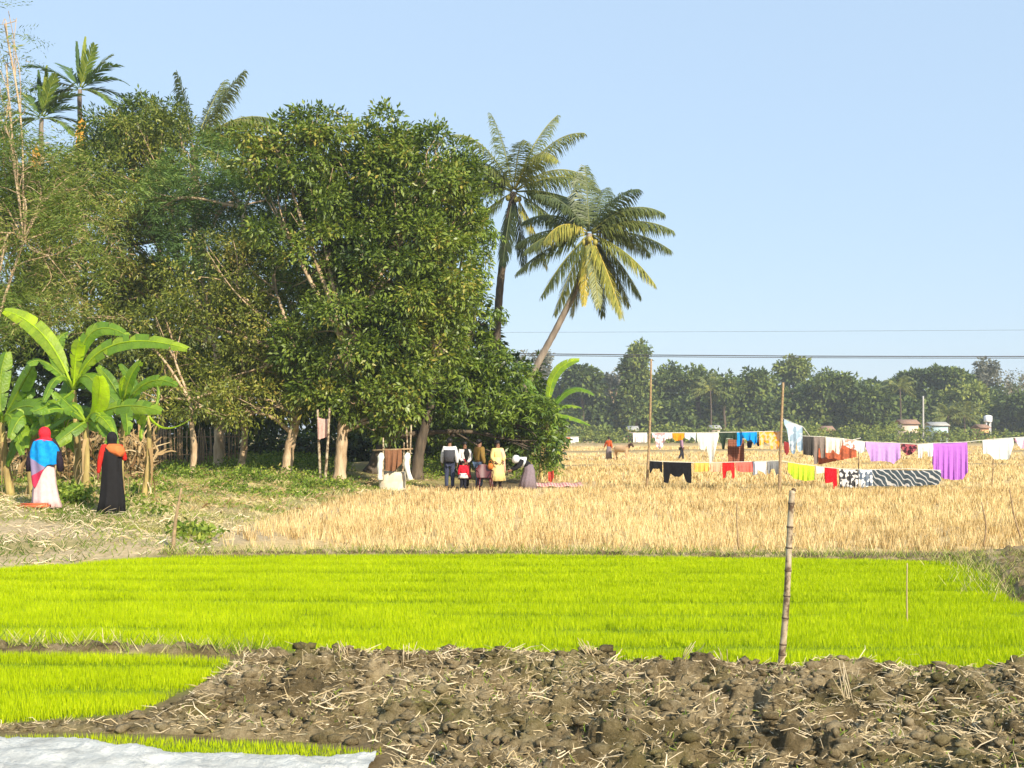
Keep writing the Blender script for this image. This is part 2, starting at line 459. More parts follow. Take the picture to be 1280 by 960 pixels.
def soil_clods(name, poly, bbox, n, smin, smax, zf, label):
    t_ = (1 + 5 ** .5) / 2
    I = nrm(np.array([(-1,t_,0),(1,t_,0),(-1,-t_,0),(1,-t_,0),(0,-1,t_),(0,1,t_),(0,-1,-t_),(0,1,-t_),(t_,0,-1),(t_,0,1),(-t_,0,-1),(-t_,0,1)], float))
    T = np.array([(0,11,5),(0,5,1),(0,1,7),(0,7,10),(0,10,11),(1,5,9),(5,11,4),(11,10,2),(10,7,6),(7,1,8),(3,9,4),(3,4,2),(3,2,6),(3,6,8),(3,8,9),(4,9,5),(2,4,11),(6,2,10),(8,6,7),(9,8,1)])
    x = rng.uniform(bbox[0], bbox[1], n); y = rng.uniform(bbox[2], bbox[3], n)
    k = (sd(x, y, poly) > .03) & (np.abs(x) < .5 * y + 1); x, y = x[k], y[k]; n = len(x)
    r_ = smin + (smax - smin) * rng.uniform(0, 1, n) ** 3.5
    V = I[None] * r_[:, None, None] * rng.uniform(.45, 1.5, (n, 12, 1)) * np.array([1.3, 1, .75]) * rng.uniform(.7, 1.3, (n, 1, 3))
    V = V + np.stack([x, y, zf(x, y) + r_ * .35], 1)[:, None]
    Fc = (T[None] + (np.arange(n) * 12)[:, None, None]).reshape(-1, 3)
    o = link(name, mesh_np(name, V.reshape(-1, 3), Fc, M['mud'])); tag(o, label, 'soil clods', kind='stuff')
def along(pts, n, sp):
    i = rng.integers(0, len(pts) - 1, n * 3); L_ = np.array([math.dist(a, b) for a, b in zip(pts[:-1], pts[1:])]); i = rng.choice(len(L_), n, p=L_ / L_.sum()); t = rng.uniform(0, 1, n); P = np.array(pts)
    q = P[i] * (1 - t[:, None]) + P[i + 1] * t[:, None]; return q[:, 0] + rng.normal(0, sp, n), q[:, 1] + rng.normal(0, sp, n)
soil_clods('soil_clods', MUD, (-5, 5.6, 4.9, 9.5), 16000, .005, .042, mz, 'crumbled clods lying over the ploughed soil')

def ridge(name, pts, w, h, label, step=.035):
    n = 0
    xs = [p[0] for p in pts]; ys = [p[1] for p in pts]
    L = sum(math.dist(a, b) for a, b in zip(pts[:-1], pts[1:]))
    m = max(6, int(L / step)); cum = np.cumsum([0] + [math.dist(a, b) for a, b in zip(pts[:-1], pts[1:])])
    t = np.linspace(0, L, m); x = np.interp(t, cum, xs); y = np.interp(t, cum, ys)
    tx, ty = np.gradient(x), np.gradient(y); l = np.hypot(tx, ty); nx_, ny_ = -ty / l, tx / l
    K = 17; u = np.linspace(-1, 1, K)
    ww = w * (0.6 + .8 * fbm(x, y, .5, 3, 7))
    xa = x[:, None] + nx_[:, None] * u * ww[:, None]; ya = y[:, None] + ny_[:, None] * u * ww[:, None]
    za = (np.cos(u * pi / 2) ** .6)[None, :] * h * (0.2 + .75 * fbm(xa, ya, .3, 2, 12) + .6 * clods(xa, ya, .12, 13) + .3 * vn(xa / .03, ya / .03, 19)) + hgt(xa, ya) - .03
    i0 = (np.arange(m - 1)[:, None] * K + np.arange(K - 1)[None, :]).ravel()
    o = link(name, mesh_np(name, np.stack([xa.ravel(), ya.ravel(), za.ravel()], 1), np.stack([i0, i0 + K, i0 + K + 1, i0 + 1], 1), M['mud'], None, True))
    tag(o, label, kind='structure'); return o
ridge('field_bund', PL((-260, 811), (0, 810), (150, 813), (330, 819)), .15, .085, 'thin mud bund between the two seedling beds', .02)
ridge('field_bund', PL((205, 694), (400, 692), (800, 694), (1200, 699), (1500, 701)), .13, .075, 'low mud bund along the far edge of the seedling bed', .03)
RP = PL((1190, 698), (1230, 715), (1258, 750), (1420, 775), (1600, 780), (1600, 696), (1300, 692), (1210, 692))
soil_patch('broken_soil', RP, 5.5, 13, 10.5, 18.6, .045, lambda x, y, d: .01 + .06 * clods(x, y, .5, 51) + .07 * clods(x, y, .2, 52) + .05 * clods(x, y, .12, 53), .3, 'mud', 'broken soil at the right end of the seedling bed')

# ---------------------------------------------------------------- blades
def blades(x, y, z, h, w, lean, tint, tip=0.15, quad=False):
    """single upright tapered blades"""
    n = len(x); a = rng.uniform(0, 2 * pi, n); la = rng.uniform(0, 2 * pi, n)
    # blades face roughly across the view so that they stay visible, with wide scatter
    dx, dy = np.cos(a) * w / 2, np.sin(a) * w / 2
    tx, ty = np.cos(la) * lean * h, np.sin(la) * lean * h
    B0 = np.stack([x - dx, y - dy, z], 1); B1 = np.stack([x + dx, y + dy, z], 1)
    T = np.stack([x + tx, y + ty, z + h], 1)
    if not quad:
        V = np.stack([B0, B1, T], 1).reshape(-1, 3)
        return V, np.arange(n * 3).reshape(-1, 3), np.repeat(tint, 3)
    T0 = T - np.stack([dx, dy, 0 * dx], 1) * tip; T1 = T + np.stack([dx, dy, 0 * dx], 1) * tip
    V = np.stack([B0, B1, T1, T0], 1).reshape(-1, 3)
    return V, np.arange(n * 4).reshape(-1, 4), np.repeat(tint, 4)

def scatter(poly, dens, bbox, densfun=None):
    x0, x1, y0, y1 = bbox
    n = int((x1 - x0) * (y1 - y0) * dens)
    x = rng.uniform(x0, x1, n); y = rng.uniform(y0, y1, n)
    k = sd(x, y, poly) > 0 if poly is not None else np.ones(n, bool)
    # only the part of the land the view could plausibly take in
    k &= np.abs(x) < 0.56 * y + 3.2
    x, y = x[k], y[k]
    if densfun is not None:
        k = rng.uniform(0, 1, len(x)) < densfun(x, y); x, y = x[k], y[k]
    return x, y

def bund_tufts():
    x1, y1 = along(PL((-100, 811), (0, 810), (150, 813), (330, 819)), 500, .07); x2, y2 = along(PL((205, 694), (400, 692), (800, 694), (1200, 699), (1400, 701)), 3000, .09)
    x3, y3 = along(PL((1195, 702), (1235, 716), (1262, 748), (1400, 768)), 900, .25); x4, y4 = along(PL((1230, 700), (1290, 715), (1400, 740)), 900, .4)
    x, y = np.concatenate([x1, x2, x3, x4]), np.concatenate([y1, y2, y3, y4]); n = len(x)
    V, Q, tt = blades(x, y, hgt(x, y) + .02, rng.uniform(.04, .16, n), .012, .8, np.clip(rng.normal(.55, .3, n), 0, 1), .3, True)
    o = link('bund_grass', mesh_np('bund_grass', V, Q, M['grass'], {'tint': tt})); tag(o, 'dry wisps of grass growing on the mud bunds', 'grass', kind='stuff')
bund_tufts()

def seedbed(name, poly, bbox, dens, label, hs=1.0):
    def row(x, y):
        wv = y + .10 * np.sin(x * .35 + 1) + .12 * (fbm(x, y * 3, 1.0, 2, 61) - .5)
        s_ = np.abs(((wv / 0.86) % 1) - .5) * .86     # distance to row line
        return np.exp(-(s_ / .13) ** 2) * ss(fbm(x * .5, y * 1.5, .7, 3, 66), .32, .62)
    x, y = scatter(poly, dens, bbox, lambda x, y: 1 - .65 * row(x, y))
    n = len(x); r = row(x, y)
    h = rng.uniform(.055, .078, n) * (1 - .55 * r) * hs * (0.88 + .24 * fbm(x, y, .4, 3, 63))
    w = np.where(y > 12.5, .0095, .0065)
    t = np.clip(rng.normal(.6, .2, n) - .5 * r + (fbm(x, y * 2.2, .5, 3, 64) - .5) * .5, 0, 1)
    V, T, tt = blades(x, y, np.full(n, -.005), h, w, .22, t)
    o = link(name, mesh_np(name, V, T, M['seedling'], {'tint': tt}))
    tag(o, label, 'seedlings', kind='stuff')
seedbed('rice_seedlings', SEED1, (-9.5, 11, 9, 18), 4300, 'wide bed of bright green rice seedlings in front of the straw field')
seedbed('rice_seedlings', SEED2, (-6, -1.5, 7.2, 9.7), 6500, 'smaller corner bed of bright green rice seedlings at lower left')
seedbed('rice_seedlings', SEED3, (-4, 0, 6, 7.3), 3500, 'thin strip of rice seedlings beside the white plastic sheet', .7)

def stubble():
    Vs, Fs, Ts, n0 = [], [], [], 0
    for (ya, yb, dens, ns, w, hh) in ((17, 24, 26, 10, .012, .21), (24, 40, 18, 8, .017, .20), (40, 75, 6, 6, .036, .2), (75, 150, 1.3, 5, .08, .2)):
        xm = .56 * yb + 2
        x, y = scatter(FIELD, dens, (-min(xm, 42), xm, ya, yb))
        for l, wd in zip(bundlines, (.7, 1.6, 3, .2)):
            k = pdist(x, y, l) > wd; x, y = x[k], y[k]
        k = rng.uniform(0, 1, len(x)) < 1 - .9 * (1 - ss(pdist(x, y, PATHS[1][0]), 2, 4)); x, y = x[k], y[k]
        k = np.hypot((x + .1) / 3.3, (y - 39.2) / 3.0) + (fbm(x, y, .8, 2, 97) - .5) * .5 > 1; x, y = x[k], y[k]
        # transplanted in rows: loosen a lattice
        s_ = 1 / math.sqrt(dens); x = (np.round(x / s_) + rng.normal(0, .22, len(x))) * s_
        ct = rng.normal(.57, .2, len(x)) + (fbm(x, y, 2.2, 4, 71) - .5) * .8
        hc = rng.uniform(.75, 1.2, len(x)) * hh * (.8 + .4 * fbm(x, y, 3, 2, 73))
        x = np.repeat(x, ns); y = np.repeat(y, ns); ct = np.repeat(ct, ns); hc = np.repeat(hc, ns)
        sp = .035 + w
        x = x + rng.normal(0, sp, len(x)); y = y + rng.normal(0, sp, len(x))
        t = np.clip(ct + rng.normal(0, .2, len(x)), 0, 1)
        h = hc * rng.uniform(.6, 1.15, len(x))
        V, Q, tt = blades(x, y, hgt(x, y) - .02, h, w * rng.uniform(.6, 1.3, len(x)), .3, t, .45, True)
        Vs.append(V); Fs.append(Q + n0); Ts.append(tt); n0 += len(V)
    o = link('rice_stubble', mesh_np('rice_stubble', np.concatenate(Vs), np.concatenate(Fs), M['stubble'], {'tint': np.concatenate(Ts)}))
    tag(o, 'golden rice stubble covering the harvested field', 'stubble', kind='stuff')
stubble()

def bank_grass():
    x, y = scatter(BANK, 300, (-17, 3, 15, 40), lambda x, y: np.clip(.15 + 1.3 * (fbm(x, y, .9, 3, 81) - .3), 0.06, 1) * (1 - .7 * (1 - ss(pdist(x, y, PATHS[0][0]), .2, .8))))
    n = len(x)
    t = np.clip(.56 + (fbm(x, y, 1.3, 3, 82) - .5) * 2.2 + rng.normal(0, .16, n), 0, 1)
    V, Q, tt = blades(x, y, hgt(x, y) - .01, rng.uniform(.03, .12, n), .012 + y * .0004, 1.1, t, .3, True)
    o = link('bank_grass', mesh_np('bank_grass', V, Q, M['grass'], {'tint': tt}))
    tag(o, 'short dry and green grass on the raised bank', 'grass', kind='stuff')
bank_grass()

# ---------------------------------------------------------------- leaves
def leafquads(B, D, L, Wd, up=None, fold=0.25, flat=0.6):
    n = len(B)
    if up is None: up = np.array([0, 0, 1.0])
    r = nrm(rng.normal(0, 1, (n, 3)) * (1 - flat) + up * flat)
    S = nrm(np.cross(D, r)); N = nrm(np.cross(S, D))
    L = np.broadcast_to(L, (n,))[:, None]; Wd = np.broadcast_to(Wd, (n,))[:, None]
    mid = B + D * L * .45
    V = np.stack([B, mid + S * Wd / 2 + N * Wd * fold, B + D * L - N * L * .08, mid - S * Wd / 2 + N * Wd * fold], 1)
    return V.reshape(-1, 3), np.arange(n * 4).reshape(-1, 4)

def blob_twigs(blobs, dens, front=.65, inner=.55, clump=0):
    P, D, Bi = [], [], []
    for bi, (c, r) in enumerate(blobs):
        c = np.array(c, float); r = np.array(r, float)
        area = 4 * pi * ((r[0] * r[1]) ** 1.6 / 3 + (r[0] * r[2]) ** 1.6 / 3 + (r[1] * r[2]) ** 1.6 / 3) ** (1 / 1.6)
        n = max(4, int(area * dens))
        if clump:
            m = int(np.clip(area * .55, 7, 34))
            sd_ = nrm(rng.normal(0, 1, (m, 3))); fl = (sd_[:, 1] > 0) & (rng.uniform(0, 1, m) < .55); sd_[fl, 1] *= -1
            sc_ = c + sd_ * r * rng.uniform(.55, 1.02, (m, 1)); sr = (area / m / 4) ** .5 * rng.uniform(.65, 1.15, m)
            k = rng.choice(m, n, p=sr ** 2 / (sr ** 2).sum())
            d = nrm(rng.normal(0, 1, (n, 3)) + sd_[k] * .55 + np.array([0, -.15, .25]))
            q = sr[k] * (.35 + .65 * rng.uniform(0, 1, n) ** .4) * (1 + rng.normal(0, .12, n))
            P.append(sc_[k] + d * q[:, None] * np.array([1.1, 1.1, .8])); D.append(nrm(d + sd_[k] * .3))
        else:
            d = nrm(rng.normal(0, 1, (n, 3)))
            fl = (d[:, 1] > 0) & (rng.uniform(0, 1, n) < front); d[fl, 1] *= -1
            lump = 1 + .34 * (fbm(d[:, 0] * 3 + bi * 7, d[:, 2] * 3 + d[:, 1] * 2, 1.0, 3, bi + 5) - .5) * 2
            q = (inner + (1.0 - inner) * rng.uniform(0, 1, n) ** .5) * lump + np.abs(rng.normal(0, .04, n))
            P.append(c + d * q[:, None] * r); D.append(nrm(d * 1.0 / r))
        Bi.append(np.full(n, bi))
    return np.concatenate(P), np.concatenate(D), np.concatenate(Bi)

def crown_mesh(name, blobs, mat, dens=9, k=9, L=.17, Wd=.06, style='broad', tb=.45, front=.65, spread=.22, inner=.55, clump=0):
    P, D, Bi = blob_twigs(blobs, dens, front, inner, clump)
    n = len(P)
    tw = rng.normal(0, .13, n) + (fbm(P[:, 0] + P[:, 1] * .7, P[:, 2], 1.3, 3, 77) - .5) * .95
    P = np.repeat(P, k, 0); D = np.repeat(D, k, 0); tw = np.repeat(tw, k); m = len(P)
    rnd = nrm(rng.normal(0, 1, (m, 3)))
    if style == 'whorl':
        ax = nrm(D + np.array([0, 0, .5])); rad = nrm(np.cross(ax, rnd))
        ld = nrm(ax * rng.uniform(-.1, .6, (m, 1)) + rad + np.array([0, 0, -.35]))
        B = P + ax * rng.uniform(-.5, .5, (m, 1)) * spread
    elif style == 'feather':
        ax = nrm(D + np.array([0, 0, -.25]) + np.repeat(nrm(rng.normal(0, 1, (n, 3))) * .9, k, 0))
        t = (np.tile(np.arange(k), n)[:, None] / k)
        side = nrm(np.cross(ax, np.repeat(nrm(rng.normal(0, .4, (n, 3)) + np.array([0, 0, 1])), k, 0))) * np.where(np.tile(np.arange(k), n) % 2, 1, -1)[:, None]
        B = P + ax * t * spread * 2.2 + np.array([0, 0, -.25]) * t * t * spread * 2
        ld = nrm(side + ax * .5 + np.array([0, 0, -.15]))
    else:
        B = P + rnd * rng.uniform(0, 1, (m, 1)) ** .6 * spread
        ld = nrm(rnd + D * .7 + np.array([0, 0, -.45]))
    Ls = L * rng.uniform(.65, 1.25, m)
    V, Q = leafquads(B, ld, Ls, Wd * Ls / L, up=nrm(np.array([.0, 0, 1.0]) + D * .6), flat=.62)
    t = np.clip(tb + tw + rng.normal(0, .14, m), 0, 1)
    return mesh_np(name, V, Q, mat, {'tint': np.repeat(t, 4)})

def pxblobs(lst, Y):
    out = []
    for b in lst:
        px, py, rx, ry = b[:4]; dy = b[4] if len(b) > 4 else 0; rd = b[5] if len(b) > 5 else None
        y = Y + dy; s_ = y / F
        out.append((W(px, py, y), (rx * s_, rd if rd else max(rx, ry) * s_ * .85, ry * s_)))
    return out

def smooth_path(pts, m=8):
    pts = np.array(pts, float)
    if len(pts) < 3:
        t = np.linspace(0, 1, m)[:, None]; return pts[0] * (1 - t) + pts[-1] * t
    out = []
    P = np.vstack([2 * pts[0] - pts[1], pts, 2 * pts[-1] - pts[-2]])
    for i in range(1, len(P) - 2):
        for t in np.linspace(0, 1, m, endpoint=False):
            a, b, c, d = P[i - 1:i + 3]
            out.append(.5 * (2 * b + (c - a) * t + (2 * a - 5 * b + 4 * c - d) * t * t + (3 * b - a - 3 * c + d) * t ** 3))
    out.append(P[-2]); return np.array(out)

def tree(name, label, Y, trunk, r0, blobs, mat, bark='bark', group=None, limbs=True, cat='tree', r1=None, **kw):
    """trunk: list of (px,py) from foot to top in the picture of this distance; foot snapped to the land"""
    tp = [list(W(px, py, Y)) for px, py in trunk]
    gzv = gz(tp[0][0], Y); tp[0][2] = gzv - .05
    base = np.array(tp[0])
    r0 = r0 * .85
    root = empty(name, base); tag(root, label, cat, group)
    mb = MB(); P = smooth_path(np.array(tp) - base, 6); n = len(P)
    r1 = r1 or r0 * .6
    R = np.linspace(r0, r1, n); R[:2] *= (1.35, 1.1)
    R = R * (1 + .08 * np.sin(np.arange(n) * 2.1))
    mb.tube(P, R, 10)
    bl = pxblobs([(*q[:4], (q[4] if len(q) > 4 else 0) + 1.3) for q in blobs], Y) if blobs and not isinstance(blobs[0][0], tuple) else blobs
    bl = [(np.array(c) - base, r) for c, r in bl]
    if limbs:
        for c, r in bl:
            if c[2] < P[-1][2] - 1.5: st = P[max(1, n // 2)]
            else: st = P[-1]
            mid = (st + c) / 2 + np.array([rng.normal(0, .2), rng.normal(0, .2), abs(rng.normal(0, .3))])
            Q_ = smooth_path([st, mid, c], 5); mb.tube(Q_, np.linspace(r1 * .75, .025, len(Q_)), 6)
            for _ in range(5 if mat == 'lightfeather' else 7):
                e = c + nrm(rng.normal(0, 1, 3) + np.array([0, -.3, .3])) * np.array(r) * .9
                q0 = Q_[rng.integers(4, len(Q_))]
                Q2 = smooth_path([q0, (q0 + e) / 2 + rng.normal(0, .15, 3), e], 3); mb.tube(Q2, np.linspace(min(.04, r1 * .4), .009, len(Q2)), 4)
    mb.build('trunk', M[bark], root, True)
    link('crown', crown_mesh('crown', bl, M[mat], clump=1, **kw), root)
    return root

TREES_G = 'trees at the edge of the village grove'
# big broadleaf in the middle
tree('broadleaf_tree', 'tallest rounded leafy tree in the middle of the grove, on the pale straight trunk', 37.5,
     [(424, 600), (427, 560), (430, 515), (436, 440)], .26,
     [(385, 215, 62, 62, 0), (450, 225, 75, 68, .5), (520, 235, 65, 62, 0), (552, 260, 48, 60, .5), (400, 320, 75, 75, -.5), (490, 330, 85, 85, -.5), (545, 350, 54, 70, 0),
      (430, 420, 80, 72, -.6), (510, 430, 75, 70, -.3), (440, 485, 60, 40, -.3), (400, 482, 34, 22, -1.0), (460, 500, 34, 26, -1.4), (480, 530, 26, 18, -1.6), (500, 500, 40, 34, -1.5), (345, 172, 32, 26, 0), (398, 168, 26, 32), (492, 180, 34, 30), (548, 195, 30, 26), (572, 225, 26, 30), (330, 230, 40, 45), (440, 260, 90, 70, 1.5), (540, 300, 70, 70, 1.5)],
     'broad', dens=13, k=11, L=.2, Wd=.08, tb=.5, group=TREES_G)
tree('mango_tree', 'bright green mango tree on the right shoulder of the grove beside the upright palm', 42,
     [(520, 592), (525, 560), (540, 500)], .3,
     [(550, 260, 50, 70), (582, 300, 26, 44), (566, 360, 42, 55), (545, 190, 34, 30), (580, 245, 24, 26)],
     'mango', 'darkbark', dens=10, k=10, L=.22, Wd=.07, style='whorl', tb=.6, group=TREES_G)
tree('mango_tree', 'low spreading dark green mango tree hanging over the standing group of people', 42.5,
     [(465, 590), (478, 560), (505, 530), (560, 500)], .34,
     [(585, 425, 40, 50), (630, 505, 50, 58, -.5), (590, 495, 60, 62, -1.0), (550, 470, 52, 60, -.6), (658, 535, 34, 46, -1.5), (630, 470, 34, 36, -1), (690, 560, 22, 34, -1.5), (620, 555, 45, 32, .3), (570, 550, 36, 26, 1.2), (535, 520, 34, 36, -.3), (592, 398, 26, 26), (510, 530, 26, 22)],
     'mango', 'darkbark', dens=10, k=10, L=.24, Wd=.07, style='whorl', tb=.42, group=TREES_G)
tree('leafy_tree', 'olive yellow leafy tree on the thick leaning trunk left of the hanging pink cloth', 38.5,
     [(358, 597), (362, 560), (370, 520), (372, 450)], .24,
     [(330, 420, 60, 65), (300, 470, 55, 50, -.5), (370, 470, 50, 45, .5), (280, 350, 62, 66), (340, 350, 50, 55, .5), (385, 486, 36, 26, .5), (340, 505, 34, 24, -1.6), (290, 512, 36, 24, -1.6), (240, 400, 55, 60)],
     'olive', dens=10, k=10, L=.15, Wd=.06, tb=.52, group=TREES_G)
tree('leafy_tree', 'olive green tree on the slim crooked trunk standing alone by the bananas', 37,
     [(240, 590), (243, 560), (240, 535), (238, 500)], .13,
     [(205, 470, 52, 46), (260, 490, 50, 40), (310, 510, 42, 30), (200, 500, 36, 24, -1.5), (255, 512, 36, 20, -1.6), (160, 430, 42, 50), (215, 420, 50, 45)],
     'olive', 'bark', dens=10, k=10, L=.17, Wd=.055, tb=.42, group=TREES_G)
tree('leafy_tree', 'dark broad tree on the orange brown twin trunk set back in the shade', 44,
     [(273, 578), (274, 545), (276, 505), (270, 430)], .26,
     [(200, 300, 70, 80), (150, 350, 70, 70), (110, 300, 62, 80), (160, 240, 62, 60), (240, 250, 60, 60), (120, 400, 60, 50), (180, 170, 45, 36), (235, 190, 45, 40)],
     'olive', 'bark', dens=9, k=10, L=.17, Wd=.065, tb=.42, group=TREES_G)
tree('feathery_tree', 'blue green feathery leaved tree between the left palms and the tallest tree', 41,
     [(300, 590), (306, 540), (300, 400), (305, 260)], .16,
     [(250, 230, 55, 45), (300, 275, 45, 48), (255, 300, 48, 45), (330, 370, 44, 50), (310, 225, 26, 26), (335, 300, 34, 40), (200, 260, 40, 40), (360, 395, 34, 44), (395, 430, 30, 40)],
     'feather', 'bark', dens=16, k=12, L=.22, Wd=.034, style='feather', spread=.3, tb=.5, group=TREES_G)
tree('feathery_tree', 'pale feathery tree with pinkish pods leaning in at the left edge', 28,
     [(-60, 640), (-30, 500), (5, 375), (30, 300)], .06,
     [(30, 215, 50, 30), (100, 235, 36, 26), (20, 240, 70, 60, -1.6), (60, 320, 60, 60, -1.8), (0, 340, 60, 60, -1.8), (30, 400, 50, 30, -1.6), (8, 80, 14, 26), (6, 30, 16, 24), (12, 175, 30, 40, -1), (20, 200, 46, 50), (55, 260, 50, 50), (10, 300, 60, 50), (70, 330, 45, 45), (15, 370, 50, 40), (90, 235, 36, 28), (-40, 250, 60, 90), (10, 130, 22, 40), (60, 390, 40, 26), (110, 290, 30, 30)],
     'lightfeather', 'bark', dens=14, k=12, L=.18, Wd=.025, style='feather', spread=.34, tb=.55, inner=.3, group=TREES_G)
tree('leafy_tree', 'rounded dark tree top rising between the areca palms and the half hidden palm', 47,
     [(200, 585), (205, 500), (200, 300)], .25,
     [(185, 160, 42, 38), (165, 205, 50, 45), (220, 190, 45, 40), (140, 215, 40, 50), (95, 235, 40, 36), (40, 255, 45, 45), (60, 280, 60, 60), (20, 340, 60, 70), (0, 260, 50, 60), (150, 150, 30, 26), (130, 192, 28, 28, -1), (112, 222, 34, 30, -1), (72, 215, 34, 26, -1), (75, 245, 40, 34, -1), (20, 210, 30, 45, 0), (155, 190, 34, 40, -1)],
     'broad', 'darkbark', dens=9, k=10, L=.2, Wd=.075, tb=.35, group=TREES_G)
# shaded thicket behind the trunks
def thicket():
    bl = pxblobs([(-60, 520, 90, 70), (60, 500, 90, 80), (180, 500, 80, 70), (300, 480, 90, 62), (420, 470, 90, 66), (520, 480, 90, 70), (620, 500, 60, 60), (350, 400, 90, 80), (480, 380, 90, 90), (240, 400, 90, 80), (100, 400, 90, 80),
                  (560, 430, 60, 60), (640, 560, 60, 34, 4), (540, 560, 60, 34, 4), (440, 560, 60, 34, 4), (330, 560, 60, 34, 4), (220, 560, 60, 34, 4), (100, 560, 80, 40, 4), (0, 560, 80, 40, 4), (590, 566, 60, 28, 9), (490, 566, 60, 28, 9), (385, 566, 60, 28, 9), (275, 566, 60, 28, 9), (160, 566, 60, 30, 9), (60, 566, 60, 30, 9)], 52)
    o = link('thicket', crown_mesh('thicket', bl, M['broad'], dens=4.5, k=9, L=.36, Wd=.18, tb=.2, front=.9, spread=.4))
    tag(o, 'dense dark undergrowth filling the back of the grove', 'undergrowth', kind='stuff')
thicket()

# ---------------------------------------------------------------- palms
def frond_mesh(d0, L, droop, Lmax=.75, nl=92, tint=.45, wl=.05, hang=.55, tipt=.0, fw=.55):
    """one feather frond, starting at the origin"""
    n = 22; d = nrm(np.array(d0, float)); P = [np.zeros(3)]; T = []
    for i in range(n):
        t = i / (n - 1)
        dd = nrm(d + np.array([0, 0, -1.0]) * droop * t ** 1.3)
        T.append(dd); P.append(P[-1] + dd * L / n)
    P = np.array(P); T = np.array(T + [T[-1]])
    mb = MB(); mb.tube(P, np.linspace(.04, .008, len(P)) * (L / 4), 5, tint + .25)
    Vs = []; Q = []; Tr = []; tt = []; c = 0
    for s_ in (-1, 1):
        for k in range(nl):
            t = .1 + .9 * (k + rng.uniform(-.3, .3)) / nl; t = min(max(t, 0), 1)
            f = t * n; i = min(int(f), n - 1); p = P[i] + (P[i + 1] - P[i]) * (f - i); tg = T[i]
            side = nrm(np.cross(tg, np.array([0, 0, 1.0]) + 1e-3))
            ln = Lmax * 1.15 * (.35 + .65 * sin(pi * min(1, t * .85 + .12)) ** .8) * rng.uniform(.85, 1.1) * (1 - .45 * t ** 4)
            a = nrm(tg * fw + side * s_ * .8 + np.array([0, 0, -hang * rng.uniform(.3, 1.0)]) + rng.normal(0, .07, 3))
            b_ = nrm(a + np.array([0, 0, -hang * rng.uniform(.8, 1.8)]))
            w_ = nrm(np.cross(a, np.cross(tg, a))) * wl / 2 * 1.0
            w_ = nrm(tg - a * tg.dot(a)) * wl / 2
            m_ = p + a * ln * .55; e = m_ + b_ * ln * .45
            Vs += [p - w_ * .6, p + w_ * .6, m_ + w_, m_ - w_, e]
            Q.append((c, c + 1, c + 2, c + 3)); Tr.append((c + 3, c + 2, c + 4)); c += 5
            tt += [np.clip(tint + tipt * t + rng.normal(0, .08), 0, 1)] * 5
    mb.add(np.array(Vs), Q, Tr, np.array(tt))
    return mb

def palm(name, label, Y, head, trunk, r, fronds, mat='coconut', bark='palmbark', L0=4.2, nuts=0, **kw):
    hp = np.array(W(*head, Y)); tp = [np.array(W(px, py, Y)) for px, py in trunk]
    tp[0][2] = gz(tp[0][0], Y) - .05
    base = tp[0].copy(); root = empty(name, base); tag(root, label, 'palm tree')
    P = smooth_path(np.array(tp + [hp]) - base, 10)
    mb = MB(); n = len(P); R = np.linspace(r * 1.35, r, n) * (1 + .07 * (np.arange(n) % 2))
    mb.tube(P, R, 10); mb.build('trunk', M[bark], root, True)
    for f in fronds:
        ang, dep, L, dr, ti = f[:5]
        d0 = (cos(radians(ang)), dep, sin(radians(ang)))
        k_ = dict(kw); 
        if len(f) > 5: k_.update(f[5])
        fm = frond_mesh(d0, L * L0, dr, tint=ti, **k_)
        fm.build('frond', M[mat], root, loc=hp - base + nrm(np.array(d0)) * .12)
    for i in range(nuts):
        a = i * 2 * pi / nuts + .4
        nb = MB(); q = np.linspace(0, pi, 7); nb.tube(np.stack([0 * q, 0 * q, -np.cos(q) * .14], 1), np.sin(q) * .11 + .004, 8)
        nb.build('coconut', M['nut'], root, True, hp - base + np.array([cos(a) * .28, sin(a) * .28, -.3 - .1 * (i % 2)]))
    return root
M['nut'] = plain('nut', (0.3, 0.26, 0.06), .5, .3, 5)
# leaning coconut palm
palm('coconut_palm', 'leaning coconut palm with curved bare trunk and drooping yellowed fronds right of the grove', 47, (737, 292),
     [(630, 580), (652, 500), (672, 455), (699, 404), (724, 350)], .12,
     [(93, .1, .8, .15, .33), (75, .5, .8, .5, .25), (60, -.3, .8, .9, .25), (100, .6, .75, .4, .25), (42, -.1, .95, 1.1, .45), (38, .4, .85, 1.0, .4), (22, -.2, 1.0, .9, .5), (8, .1, 1.0, .8, .42), (-25, -.3, 1.0, .9, .55, dict(tipt=.25)),
      (-50, .2, .95, .9, .5, dict(tipt=.25)), (-66, -.3, 1.08, .6, .74), (-78, .1, .95, .6, .45), (-97, -.4, .9, .5, .92, dict(Lmax=.5)), (-84, -.45, .95, .5, .6, dict(Lmax=.6)), (-118, -.2, 1.05, .5, .55, dict(tipt=.15)), (-135, -.3, .98, .6, .45),
      (-165, -.1, .98, .7, .35), (-105, .1, .95, .5, .6), (-60, .3, .9, .7, .45), (15, .5, .9, 1.1, .35), (-38, .1, .95, .9, .5), (175, -.3, .85, 1.0, .45), (50, .2, .8, 1.0, .35), (150, -.5, .72, 1.8, .8), (165, .2, .9, .9, .25), (140, .3, .9, 1.0, .25), (125, -.1, .8, .9, .3), (110, .4, .75, .8, .25)],
     L0=3.55, nuts=6, Lmax=.98, wl=.042, hang=.75)
